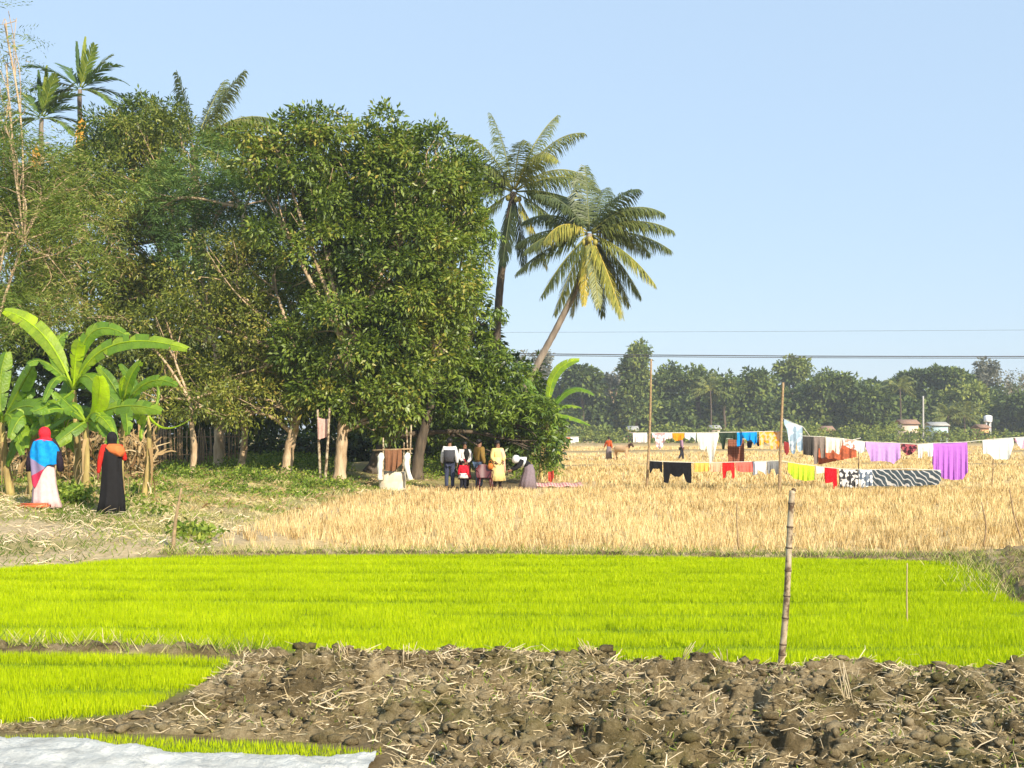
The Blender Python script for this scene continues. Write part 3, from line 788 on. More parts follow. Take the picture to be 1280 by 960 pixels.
palm('coconut_palm', 'upright coconut palm with ragged crown just left of the leaning palm', 51, (642, 240),
     [(618, 585), (620, 450), (624, 370), (632, 300)], .15,
     [(101, .1, .9, .6, .4), (84, -.5, .8, 1.2, .6), (118, -.2, .95, 1.0, .55), (70, .2, 1.05, .6, .55), (64, -.6, .9, 1.4, .7), (130, -.5, .8, 1.4, .5), (58, -.2, 1.0, .9, .6), (40, .1, .95, 1.2, .55), (25, -.3, 1.0, 1.1, .5), (10, .3, .9, 1.0, .35), (0, -.3, .95, .8, .35),
      (-30, -.3, .9, .8, .4), (-60, -.2, .9, .8, .8), (-80, .1, .8, .6, .3), (-100, -.2, .8, .5, .2), (135, 0, .85, 1.1, .35), (150, .3, .85, 1.0, .3), (165, -.3, .8, .8, .35), (-150, -.1, .8, .8, .4), (120, .5, .8, .8, .3)],
     bark='darkbark', L0=4.25, nuts=4, Lmax=.95, wl=.042, hang=.9)
palm('coconut_palm', 'half hidden coconut palm whose fronds rise above the left side of the grove', 52, (243, 182),
     [(250, 585), (248, 400), (244, 260)], .17,
     [(62, 0, 1.0, .4, .45), (75, .3, .9, .3, .5), (100, -.1, .8, .4, .5), (125, 0, .8, .8, .4), (45, .2, 1.0, .9, .5), (35, -.3, 1.0, 1.0, .6), (15, -.4, 1.05, .7, .75), (150, 0, .8, .9, .4), (20, .2, .9, 1.1, .5), (-20, -.3, .9, .8, .7)],
     L0=4.1, Lmax=1.1, wl=.06)
AR = dict(Lmax=.6, nl=26, wl=.085, hang=.1, fw=1.0)
for head, lab in (((100, 112), 'taller areca palm standing up against the sky at upper left'), ((52, 148), 'shorter areca palm with orange hanging sheath at upper left')):
    r_ = palm('areca_palm', lab, 52, head, [(head[0] + 20, 585), (head[0] + 8, 400), (head[0], head[1] + 40)], .09,
         [(96, .1, .72, .05, .12, dict(Lmax=.3, wl=.07, fw=2.2)), (82, -.1, .74, .1, .85, dict(Lmax=.3, wl=.07, fw=2.2)), (88, .2, .7, .1, .4, dict(Lmax=.3, fw=2)), (62, .2, .72, .5, .65), (70, -.2, .66, .4, .7), (45, -.2, .8, .9, .4), (28, -.2, .85, 1.1, .3), (12, .3, .8, 1.1, .3), (140, -.2, .85, .8, .25), (155, .2, .85, .9, .3), (172, .2, .75, 1.1, .3), (120, .3, .7, .7, .4), (-5, -.5, .75, 1.2, .6), (200, -.4, .7, 1.2, .35), (0, .4, .7, 1.4, .9)],
         mat='areca', L0=3.1, **AR)
    sh = frond_mesh((0.05, -.3, -1), 2.0, .1, Lmax=.5, nl=22, wl=.12, hang=1.6)
    sh.build('dead_frond', M['orangeleaf'], r_, loc=np.array(W(head[0] + (2 if head[0] > 80 else -6), head[1] + 30, 51.7)) - np.array(r_.location))
palm('areca_palm', 'small areca palm poking through dark leaves below the sky line', 50.5, (162, 178), [(165, 585), (163, 300)], .08,
     [(90, 0, .5, .3, .7), (60, -.2, .5, .6, .7), (30, -.2, .5, .8, .6), (120, -.2, .5, .6, .65), (150, -.2, .5, .8, .6)], mat='areca', L0=2.2, **AR)

# ---------------------------------------------------------------- bananas
def banana_leaf(root, base, p0, p1, p2, wid, face=(0, -.55, .8), tint=.5, split=.5, ns=22, mat='banana'):
    P = []; n = ns
    for i in range(n + 1):
        t = i / n; P.append((1 - t) ** 2 * p0 + 2 * t * (1 - t) * p1 + t * t * p2)
    P = np.array(P); T = nrm(np.gradient(P, axis=0))
    mb = MB(); mb.tube(P - base, np.linspace(.032, .008, n + 1), 5, min(1, tint + .3))
    face = nrm(np.array(face, float))
    i0 = int(n * .18)
    for s_ in (-1, 1):
        gap = 0
        for i in range(i0, n):
            t0, t1 = (i - i0) / (n - i0), (i + 1 - i0) / (n - i0)
            w0 = wid * (sin(pi * min(.98, .06 + t0 * .9)) ** .55); w1 = wid * (sin(pi * min(.98, .06 + t1 * .9)) ** .55)
            S0 = nrm(np.cross(T[i], face)) * s_; S1 = nrm(np.cross(T[i + 1], face)) * s_
            N = nrm(np.cross(S0, T[i])) * s_; N = -N if N.dot(face) < 0 else N
            if rng.uniform() < split * .6: gap = rng.uniform(-.45, .45)
            dn = -N * (.28 + gap * .5); tw = T[i] * (.25 + gap)
            a = P[i]; b = P[i + 1]
            c_ = P[i + 1] + (S1 + dn * .9 + tw) * w1 * .5; d_ = P[i] + (S0 + dn * .9 + tw) * w0 * .5
            m0 = P[i] + (S0 * 1.0 + dn * .2 + tw * .4) * w0 * .27; m1 = P[i + 1] + (S1 * 1.0 + dn * .2 + tw * .4) * w1 * .27
            V = np.array([a, b, m1, m0, c_, d_]) - base
            mb.add(V, [(0, 1, 2, 3), (3, 2, 4, 5)], None, np.clip(tint + gap * .45 + rng.normal(0, .05), 0, 1))
    return mb.build('leaf', M[mat], root, True)

def banana(label, Y, stem, r, leaves, dry=4, name='banana_plant'):
    """stem: (px,py) points foot to crown; leaves: (x1,y1 bend, x2,y2 tip, depth, width, face, tint)"""
    tp = [np.array(W(px, py, Y)) for px, py in stem]; tp[0][2] = gz(tp[0][0], Y) - .05
    base = tp[0].copy(); root = empty(name, base); tag(root, label, 'banana plant')
    P = smooth_path(np.array(tp) - base, 5); mb = MB(); r = r * .62; mb.tube(P, np.linspace(r, r * .55, len(P)), 10)
    mb.build('stem', M['bananastem'], root, True)
    top = tp[-1]
    for l in leaves:
        bx, by, ex, ey, dep, wd, face, ti = l[:8]
        b_ = np.array(W(bx, by, Y + dep * .5)); e = np.array(W(ex, ey, Y + dep))
        ctrl = 2 * b_ - (top + e) / 2
        banana_leaf(root, base, top, ctrl, e, wd * .66, face, ti - (.06 if ti < .9 else 0), l[8] if len(l) > 8 else .5)
    for i in range(0 if 'bare' in label else 4):
        a = rng.uniform(0, 2 * pi); ln = rng.uniform(.7, 1.2); o_ = np.array([cos(a), sin(a) * .8 - .15, 0]) * ln
        e = top + o_ + np.array([0, 0, rng.uniform(-.75, .25)]); ctrl = top + o_ * .45 + np.array([0, 0, rng.uniform(.35, .7)])
        banana_leaf(root, base, top, ctrl, e, rng.uniform(.22, .38), (0, -.7, .7), rng.uniform(.25, .6), .8)
    if dry:
        db = MB()
        for i in range(dry * 3):
            f = rng.uniform(.25, 1); p = P[int(f * (len(P) - 1))] ; a = rng.uniform(0, 2 * pi)
            o_ = np.array([cos(a), sin(a), 0]); ln = rng.uniform(.35, .9); q = []
            for t in np.linspace(0, 1, 6): q.append(p + o_ * (r * .8 + .16 * sin(t * 2.2)) + np.array([0, 0, -ln * t + .1 * sin(pi * t)]))
            q = np.array(q); q[:, 2] = np.maximum(q[:, 2], 0.06); sv = np.array([-sin(a), cos(a), 0]) * rng.uniform(.012, .05)
            V = np.stack([q - sv, q + sv * np.linspace(1, -.4, 6)[:, None]], 1).reshape(-1, 3)
            db.add(V, [(2 * j, 2 * j + 1, 2 * j + 3, 2 * j + 2) for j in range(5)], None, rng.uniform(.2, 1))
        db.build('dry_leaves', M['dryleaf'], root, True)
    return root
FU, FF, FB = (0.1, -.5, .85), (0.1, -.95, .3), (0, -.8, .6)
banana('banana plant with two long arched leaves reaching right above the woman in black', 24.0, [(98, 625), (97, 560), (92, 488)], .15,
       [(112, 418, 160, 420, -.5, .5, FF, .55), (140, 432, 234, 436, -1, .55, FF, .68), (60, 455, 35, 455, -.6, .5, FU, .45), (55, 420, 5, 388, .3, .6, FF, .82), (95, 445, 100, 425, -.4, .45, FF, .9), (108, 470, 128, 500, -1.1, .55, FB, .5), (75, 500, 40, 515, -1.2, .55, FF, .45), (70, 440, 85, 415, .4, .5, FU, .5)])
banana('banana plant with broad glowing leaf between the two women', 23.2, [(105, 628), (108, 580), (107, 528)], .14,
       [(122, 505, 124, 470, -.7, .62, FF, 1.0, 0), (150, 508, 202, 514, -1, .5, FF, .55), (90, 510, 68, 490, -.4, .5, FU, .4), (95, 535, 62, 560, -.6, .45, FF, .5), (125, 530, 145, 556, -.8, .4, FF, .55), (85, 520, 48, 545, .3, .5, FU, .35)])
banana('banana plant with upright young leaves right of the woman in black', 25.0, [(150, 618), (152, 570), (155, 510)], .11,
       [(160, 478, 176, 452, -.5, .42, FF, .62), (152, 485, 156, 470, -.3, .22, FF, .98), (140, 480, 122, 458, .2, .4, FF, .45), (185, 478, 222, 482, -.6, .42, FF, .5), (135, 500, 118, 528, -.5, .4, FF, .4), (168, 490, 150, 455, .6, .4, FB, .4)])
banana('bare yellow banana stem with one thin leaf stalk bending right', 26.0, [(180, 612), (186, 570), (186, 520)], .13,
       [(208, 535, 238, 524, -.5, .10, FU, .7), (197, 500, 196, 480, .2, .12, FU, .5), (178, 535, 176, 552, -.3, .16, FF, .6)])
banana('left edge banana plant with dull broad leaves behind the blue shawl', 24.5, [(14, 622), (6, 570), (2, 528)], .16,
       [(28, 480, 42, 455, -.8, .6, FF, .45), (30, 508, 62, 520, -1, .6, FF, .42), (-20, 470, -40, 450, -.5, .6, FF, .5), (0, 480, 8, 440, .2, .6, FF, .5), (20, 530, 32, 560, -.8, .5, FF, .5), (-25, 510, -60, 540, 0, .6, FF, .4)])
banana('banana plant directly behind the red headscarf with low hanging leaves', 24.2, [(42, 622), (38, 580), (45, 540)], .14,
       [(62, 515, 90, 522, -.5, .5, FU, .55), (30, 520, 12, 548, -.6, .5, FF, .55), (52, 515, 58, 545, -.9, .4, FF, .7), (70, 530, 85, 560, -.3, .4, FF, .5), (35, 500, 30, 470, .2, .5, FF, .4)])
banana('leaning brown banana stem hung with dry leaves beside the woman in black', 24.6, [(72, 625), (70, 585), (80, 535)], .13,
       [(95, 510, 120, 520, .3, .45, FU, .4), (60, 505, 40, 500, .4, .45, FU, .4), (82, 500, 88, 470, .5, .5, FF, .42)], 6)
banana('banana plant beyond the low mango tree with one upright torn leaf', 46, [(676, 590), (678, 560), (686, 520)], .16,
       [(693, 470, 724, 450, -.3, .62, FF, .72), (712, 488, 742, 493, .2, .6, FU, .3), (705, 508, 727, 510, 0, .4, FU, .6), (708, 520, 738, 532, -.2, .5, FU, .5), (668, 490, 655, 470, .5, .5, FF, .3), (690, 540, 700, 568, -.3, .3, FF, .7)], 6)

# ---------------------------------------------------------------- weeds on the bank
def weeds():
    Vs, Qs, Ts, n0 = [], [], [], 0
    spots = []
    for (px0, px1, py0, py1, n, hgtm) in ((200, 440, 586, 604, 260, .3), (260, 400, 606, 612, 30, .12), (140, 230, 612, 640, 18, .18), (60, 110, 628, 636, 40, .35), (-80, 200, 606, 612, 70, .3), (515, 560, 575, 592, 90, .4), (222, 258, 645, 656, 16, .2), (640, 700, 572, 588, 120, .8), (260, 420, 578, 590, 300, .5)):
        for _ in range(n):
            px, py = rng.uniform(px0, px1), rng.uniform(py0, py1); x, y = GP(px, py, .38)
            spots.append((x, y, hgtm * rng.uniform(.4, 1.2)))
    sp = np.array(spots); z = hgt(sp[:, 0], sp[:, 1])
    k = 26; B = np.repeat(np.stack([sp[:, 0], sp[:, 1], z], 1), k, 0); hh = np.repeat(sp[:, 2], k)
    m = len(B); B = B + np.stack([rng.normal(0, .16, m), rng.normal(0, .16, m), rng.uniform(0, 1, m) * hh], 1)
    D = nrm(rng.normal(0, 1, (m, 3)) + np.array([0, -.2, .2]))
    V, Q = leafquads(B, D, rng.uniform(.07, .16, m), .06, flat=.5)
    t = np.repeat(np.clip(rng.normal(.5, .15, len(sp)), 0, 1), k) + rng.normal(0, .15, m)
    o = link('weeds', mesh_np('weeds', V, Q, M['weed'], {'tint': np.repeat(np.clip(t, 0, 1), 4)}))
    tag(o, 'leafy green weeds along the foot of the grove', 'weeds', kind='stuff')
weeds()

# ---------------------------------------------------------------- loose straw
def straw(name, label, poly, bbox, n, lmin, lmax, w, zf, upr=.25, tl=.5, mat='straw'):
    x0, x1, y0, y1 = bbox
    x = rng.uniform(x0, x1, n); y = rng.uniform(y0, y1, n)
    k = sd(x, y, poly) > 0.05 if poly is not None else np.ones(n, bool)
    k &= (rng.uniform(0, 1, n) < .15 + 1.6 * (fbm(x, y, .6, 3, 95) - .35)); x, y = x[k], y[k]; n = len(x)
    z = zf(x, y)
    a = rng.uniform(0, 2 * pi, n); el = np.abs(rng.normal(0, upr, n)); L = rng.uniform(lmin, lmax, n)
    D = np.stack([np.cos(a) * np.cos(el), np.sin(a) * np.cos(el), np.sin(el)], 1)
    B = np.stack([x, y, z], 1); E = B + D * L[:, None]
    side = nrm(np.cross(D, nrm(rng.normal(0, .5, (n, 3)) + np.array([0, -.7, .7])))) * w * rng.uniform(.6, 1.5, (n, 1)) / 2
    mid = (B + E) / 2 + rng.normal(0, .12, (n, 3)) * L[:, None]
    V = np.stack([B - side, B + side, mid + side, mid - side, E + side * .5, E - side * .5], 1).reshape(-1, 3)
    i = np.arange(n)[:, None] * 6
    Q = np.concatenate([i + np.array([0, 1, 2, 3]), i + np.array([3, 2, 4, 5])])
    o = link(name, mesh_np(name, V, Q, M[mat], {'tint': np.repeat(np.clip(rng.normal(tl, .25, n), 0, 1), 6)}))
    tag(o, label, 'straw', kind='stuff')
straw('loose_straw', 'broken straw scattered over the ploughed soil', MUD, (-5, 7, 4.9, 9.4), 130000, .015, .08, .0042, mz, .3, .55)
straw('straw_mat', 'long pale matted straw turned into the ploughed soil', MUD, (-5, 7, 4.9, 9.3), 14000, .08, .2, .005, mz, .3, .7)
straw('green_sprouts', 'small green sprouts among the ploughed clods', MUD, (-2.2, 6, 4.9, 9.3), 9000, .02, .07, .006, mz, .9, .3, 'grass')
straw('loose_straw', 'pale dry straw lying on the grassy bank by the women', BANK, (-12, -3, 15.5, 24), 9000, .06, .28, .012, lambda x, y: hgt(x, y) + .01, .3, .7)
straw('leaf_litter', 'dry leaf litter and straw on the ground in front of the trunks', BANK, (-16, 0, 24, 41), 16000, .06, .25, .03, lambda x, y: hgt(x, y) + .01, .3, .6, 'dryleaf')
straw('dry_leaf_tangle', 'tangle of dry hanging banana leaves between the banana stems', PL((-80, 628.0), (190, 627), (200, 621), (-80, 621)), (-17, -6, 23.5, 34), 22000, .25, .7, .05, lambda x, y: hgt(x, y) + rng.uniform(.0, 1.25, len(x)), .9, .45, 'dryleaf')
def clump(px, py, h, n, lean, label):
    x, y = GP(px, py, .12); mb = MB()
    for i in range(n):
        a = rng.uniform(0, 2 * pi); l = rng.uniform(.05, .4); hh = h * rng.uniform(.6, 1.1)
        e = np.array([cos(a) * l * hh + lean * hh, sin(a) * l * hh, hh])
        b0 = np.array([rng.normal(0, .02), rng.normal(0, .02), 0])
        mb.tube([b0, b0 + e * .5 + rng.normal(0, .006, 3), b0 + e], [.0035, .003, .002], 4, rng.uniform(.4, 1))
    o = mb.build('straw_clump', M['straw'], loc=(x, y, float(mz(np.array([x]), np.array([y]))[0]) - .01))
    tag(o, label, 'straw clump', 'stubble clumps on the edge of the ploughed soil')
for a in ((432, 822, .16, 10, -.25, 'leftmost straw clump standing on the soil edge, leaning left'), (505, 822, .17, 6, .2, 'thin sparse straw clump left of the tall pale one on the soil edge'), (610, 822, .17, 16, 0, 'upright fan shaped pale straw clump on the soil edge'),
          (685, 826, .12, 8, .1, 'short straw clump just right of the fan shaped one'), (555, 828, .09, 7, -.5, 'low flattened straw clump between two taller ones'), (738, 830, .13, 12, -.6, 'straw clump lying over to the left on the soil edge'),
          (855, 834, .16, 4, .4, 'few straws leaning right near the middle of the soil edge'), (1150, 842, .12, 22, -.1, 'bushy pale straw heap on the soil edge right of the bamboo stake'), (1060, 880, .3, 9, -.2, 'straw tuft standing in the ploughed soil below the bamboo stake'),
          (905, 832, .14, 4, -.5, 'two or three straws leaning left beside the bamboo stake')):
    clump(*a)

# ---------------------------------------------------------------- poles and sticks
def lean_pole(name, label, px0, py0, px1, py1, r0, r1, mat='stick', z0=None, k=8, wob=.02, cat='pole', group=None, dY=0, Y=None):
    if Y is None:
        x, Y = GP(px0, py0, z0 or 0)
    a = np.array(W(px0, py0, Y)); a[2] = (gz(a[0], Y) if z0 is None else z0) - .03
    b = np.array(W(px1, py1, Y + dY)); P = smooth_path([a * 0, (b - a) * .5 + rng.normal(0, wob, 3), b - a], 5)
    mb = MB(); mb.tube(P, np.linspace(r0, r1, len(P)), k)
    o = mb.build(name, M[mat], None, True, a); tag(o, label, cat, group); return o

def bamboo_stake():
    x, y = GP(975, 828, .08); a = np.array([x, y, .0]); b = np.array(W(992, 613, y + .05)); d = b - a
    root = empty('bamboo_stake', a); tag(root, 'thick weathered bamboo stake standing at the edge of the ploughed soil', 'bamboo pole')
    mb = MB(); n = 60; t = np.linspace(0, 1, n); nodes = [.10, .155, .30, .42, .56, .685, .80, .93]
    P = np.outer(t, d) + np.stack([.01 * np.sin(t * 5), 0 * t, 0 * t], 1)
    R = .026 - .003 * t
    for q in nodes: R = R + .0035 * np.exp(-((t - q) / .008) ** 2)
    mb.tube(P, R, 14); mb.build('culm', M['bamboo'], root, True)
    for q in nodes:
        nb = MB(); c = d * q + np.array([.01 * sin(q * 5), 0, 0]); u = d / np.linalg.norm(d)
        nb.tube([c - u * .008, c + u * .004], [.0302 - .003 * q] * 2, 14); nb.build('node', M['node'], root, True)
    tb = MB(); c = d * 1.0; tb.tube([c - d * .002, c + d * .012 + np.array([.006, 0, 0])], [.022, .012], 8); tb.build('broken_tip', M['node'], root)
bamboo_stake()
lean_pole('bamboo_pole', 'left tall bamboo pole holding the two clothes lines', 808, 614, 814, 449, .045, .03, 'stick', 0)
lean_pole('bamboo_pole', 'right tall bamboo pole beside the light blue jeans', 974, 617, 979, 478, .05, .036, 'stick', 0)
lean_pole('bamboo_pole', 'short thin pole between the red trousers and purple cloth', 1073, 612, 1073, 548, .022, .016, 'stick', 0)
lean_pole('bamboo_pole', 'thin pole under the large white cloth at the right', 1240, 607, 1243, 546, .022, .018, 'stick', 0, Y=38)
lean_pole('wooden_stick', 'leaning grey stick at the left end of the straw field', 216, 684, 227, 610, .035, .018, 'stick', z0=.1, cat='stick')
lean_pole('wooden_stick', 'thin stick in the stubble left of the bamboo stake', 924, 688, 921, 628, .016, .01, 'stick', cat='stick')
lean_pole('wooden_stick', 'thin straight stick by the broken soil at the right', 1229, 684, 1227, 628, .016, .012, 'stick', cat='stick')
lean_pole('wooden_stick', 'slanted stick at the right edge of the straw field', 1280, 680, 1262, 612, .018, .012, 'stick', cat='stick')
lean_pole('wooden_stick', 'faint thin stick in the stubble in front of the group', 592, 668, 590, 600, .008, .005, 'stick', cat='stick')
lean_pole('wooden_stick', 'slender pale stake standing in the green seedlings', 1134, 778, 1134, 704, .009, .006, 'straw', cat='stick')
for i, (a_, b_) in enumerate((((401, 598), (397, 512)), ((406, 600), (412, 510)))):
    lean_pole('wooden_pole', ('left' if i == 0 else 'right') + ' pole of the pair that carries the pink cloth by the pale trunk', a_[0], a_[1], b_[0], b_[1], .05, .035, 'bamboo', Y=36.6 - i * .3)

# power line
def power_line():
    root = empty('power_line', (0, 90, 0)); tag(root, 'sagging power cables crossing the sky above the far trees', 'power line')
    for i, (yl, yr, r) in enumerate(((434, 444, .04), (436, 446, .03), (416, 410, .010))):
        mb = MB(); a = np.array(W(200, yl, 90)); b = np.array(W(1600, yr, 90)); t = np.linspace(0, 1, 30)[:, None]
        P = a * (1 - t) + b * t; P[:, 2] -= (4 * t * (1 - t))[:, 0] * (.35 if i < 2 else .1)
        mb.tube(P - np.array([0, 90, 0]), r, 5); mb.build('cable', M['cable'], root, True)
    for px in (200, 1600):
        mb = MB(); x = W(px, 0, 90)[0]; mb.tube([(x, 0, -.2), (x, 0, 11)], [.16, .11], 10); mb.box((x - .9, -.06, 9.9), (x + .9, .06, 10.05)); mb.build('pole', M['concrete'], root, True)
M['cable'] = plain('cable', (.05, .05, .055), .6)
M['concrete'] = plain('concrete', (.45, .43, .4), .85)
power_line()

# ---------------------------------------------------------------- laundry
def clothmat(name, col, kind=None, col2=None, scale=20):
    m, nt, p = newmat(name)
    n = noise(nt, 14, 3)
    d = tuple(c * .85 for c in col)
    c = ramp(nt, n, [(.35, d), (.65, col)])
    if kind:
        tc = nt.nodes.new("ShaderNodeTexCoord")
        if kind == 'stripe':
            w = nt.nodes.new("ShaderNodeTexWave"); w.bands_direction = 'X'; w.inputs["Scale"].default_value = scale; w.inputs["Distortion"].default_value = 1.0
            f = ramp(nt, w.outputs["Fac"], [(.35, (0, 0, 0)), (.65, (1, 1, 1))])
        elif kind == 'zebra':
            w = nt.nodes.new("ShaderNodeTexWave"); w.bands_direction = 'DIAGONAL'; w.inputs["Scale"].default_value = scale; w.inputs["Distortion"].default_value = 6; w.inputs["Detail"].default_value = 1.5
            f = ramp(nt, w.outputs["Fac"], [(.82, (0, 0, 0)), (.90, (1, 1, 1))])
        elif kind == 'check':
            w = nt.nodes.new("ShaderNodeTexBrick"); w.offset = 0; w.inputs["Scale"].default_value = scale; w.inputs["Mortar Size"].default_value = .04; w.inputs["Brick Width"].default_value = .5; w.inputs["Row Height"].default_value = .5
            mp = nt.nodes.new("ShaderNodeMapping"); mp.inputs["Rotation"].default_value = (pi / 2, 0, 0); nt.links.new(tc.outputs["Object"], mp.inputs[0]); nt.links.new(mp.outputs[0], w.inputs[0])
            f = w.outputs["Fac"]
        else:
            w = nt.nodes.new("ShaderNodeTexNoise"); w.inputs["Scale"].default_value = scale; w.inputs["Detail"].default_value = 1
            f = ramp(nt, w.outputs["Fac"], [(.47, (0, 0, 0)), (.53, (1, 1, 1))])
        if kind != 'check': nt.links.new(tc.outputs["Object"], w.inputs[0])
        c = mixc(nt, f, c, col2)
    nt.links.new(c, p.inputs["Base Color"]); p.inputs["Roughness"].default_value = .85; p.inputs["Specular IOR Level"].default_value = .15; bump(nt, p, noise(nt, 6, 2), .4, .04)
    t = nt.nodes.new("ShaderNodeBsdfTranslucent"); mx = nt.nodes.new("ShaderNodeMixShader"); mx.inputs[0].default_value = .12
    nt.links.new(c, t.inputs[0]); nt.links.new(p.outputs[0], mx.inputs[1]); nt.links.new(t.outputs[0], mx.inputs[2]); nt.links.new(mx.outputs[0], nt.nodes["Material Output"].inputs[0])
    return m
_cm = {}
def CM(col, kind=None, col2=None, scale=20):
    k = (col, kind, col2, scale)
    if k not in _cm: _cm[k] = clothmat('cloth', *k)
    return _cm[k]

def garment(name, label, cat, px0, px1, yl, yr, bottoms, mat, Y, fold=.05, kf=3, back=.75, group=None, gather=0):
    """hangs over a line from (px0,yl) to (px1,yr); bottoms: (u, py) along the width"""
    s_ = Y / F; a = np.array(W(px0, yl, Y)); b = np.array(W(px1, yr, Y)); nu = int(min(60, max(12, (px1 - px0) * 1.6))); nf, nb = 9, 6
    us = np.array([q[0] for q in bottoms]); ys = np.array([q[1] for q in bottoms], float)
    u = np.linspace(0, 1, nu + 1); by = np.interp(u, us, ys) + rng.normal(0, .25, nu + 1)
    top = a[None] * (1 - u[:, None]) + b[None] * u[:, None]; top[:, 2] -= .02 * np.sin(pi * u)
    drop = top[:, 2] - (H0 - (by - HY) * s_); ph = rng.uniform(0, 6)
    rows = []
    vs = [(-1, v) for v in np.linspace(1, .12, nb)] + [(0, 0)] + [(1, v) for v in np.linspace(.08, 1, nf)]
    for sd_, v in vs:
        dr = drop * v * (1 if sd_ > 0 else back)
        yo = -.018 * sd_ * min(1, v * 4) + fold * v ** .7 * np.sin(2 * pi * kf * u + ph + v * 1.0) * (1 if sd_ >= 0 else .8) - sd_ * fold * .9 * v + fold * .5 * np.sin(2 * pi * kf * 2.3 * u + ph * 2) * v
        xo = fold * .35 * np.cos(2 * pi * kf * u + ph) * v - (u - .5) * gather * v * (px1 - px0) * s_
        z = top[:, 2] - dr + (.012 if sd_ == 0 else 0)
        rows.append(np.stack([top[:, 0] + xo, Y + yo, z], 1))
    V = np.array(rows) ; c = (a + b) / 2; V = (V - c).reshape(-1, 3); w_ = nu + 1
    i0 = (np.arange(len(vs) - 1)[:, None] * w_ + np.arange(nu)[None, :]).ravel()
    me = mesh_np(name, V, np.stack([i0, i0 + w_, i0 + w_ + 1, i0 + 1], 1), mat, None, True)
    o = link(name, me, None, c); tag(o, label, cat, group)
    return o

def cord(label, pts, Y, r=.012):
    P = np.array([W(px, py, Y if len(p_) < 1 else p_[0]) for px, py, *p_ in pts]); c = P[0]
    mb = MB(); mb.tube(P - c, r, 5); o = mb.build('clothes_line', M['cord'], None, True, c); tag(o, label, 'clothes line')
M['cord'] = plain('cord', (.6, .58, .5), .8)
UY, LY = 36.5, 36.0
UP = [(786, 541), (811, 541), (870, 541), (930, 540), (978, 539), (1004, 545), (1030, 546), (1052, 548), (1080, 552), (1125, 554), (1147, 555.5), (1166, 554), (1208, 552.5), (1240, 549), (1300, 545)]
LO = [(811, 576), (829, 577), (865, 578), (903, 578), (940, 577), (976, 576), (1000, 580), (1031, 584), (1050, 586), (1090, 587), (1135, 586), (1176, 588)]
cord('upper clothes line strung between the two tall bamboo poles and on to the right', UP, UY)
cord('lower clothes line holding the black trousers and lime green cloth', LO, LY)
def uy(px, T=UP): return float(np.interp(px, [p[0] for p in T], [p[1] for p in T]))
wh, cream = (.82, .8, .76), (.85, .8, .66)
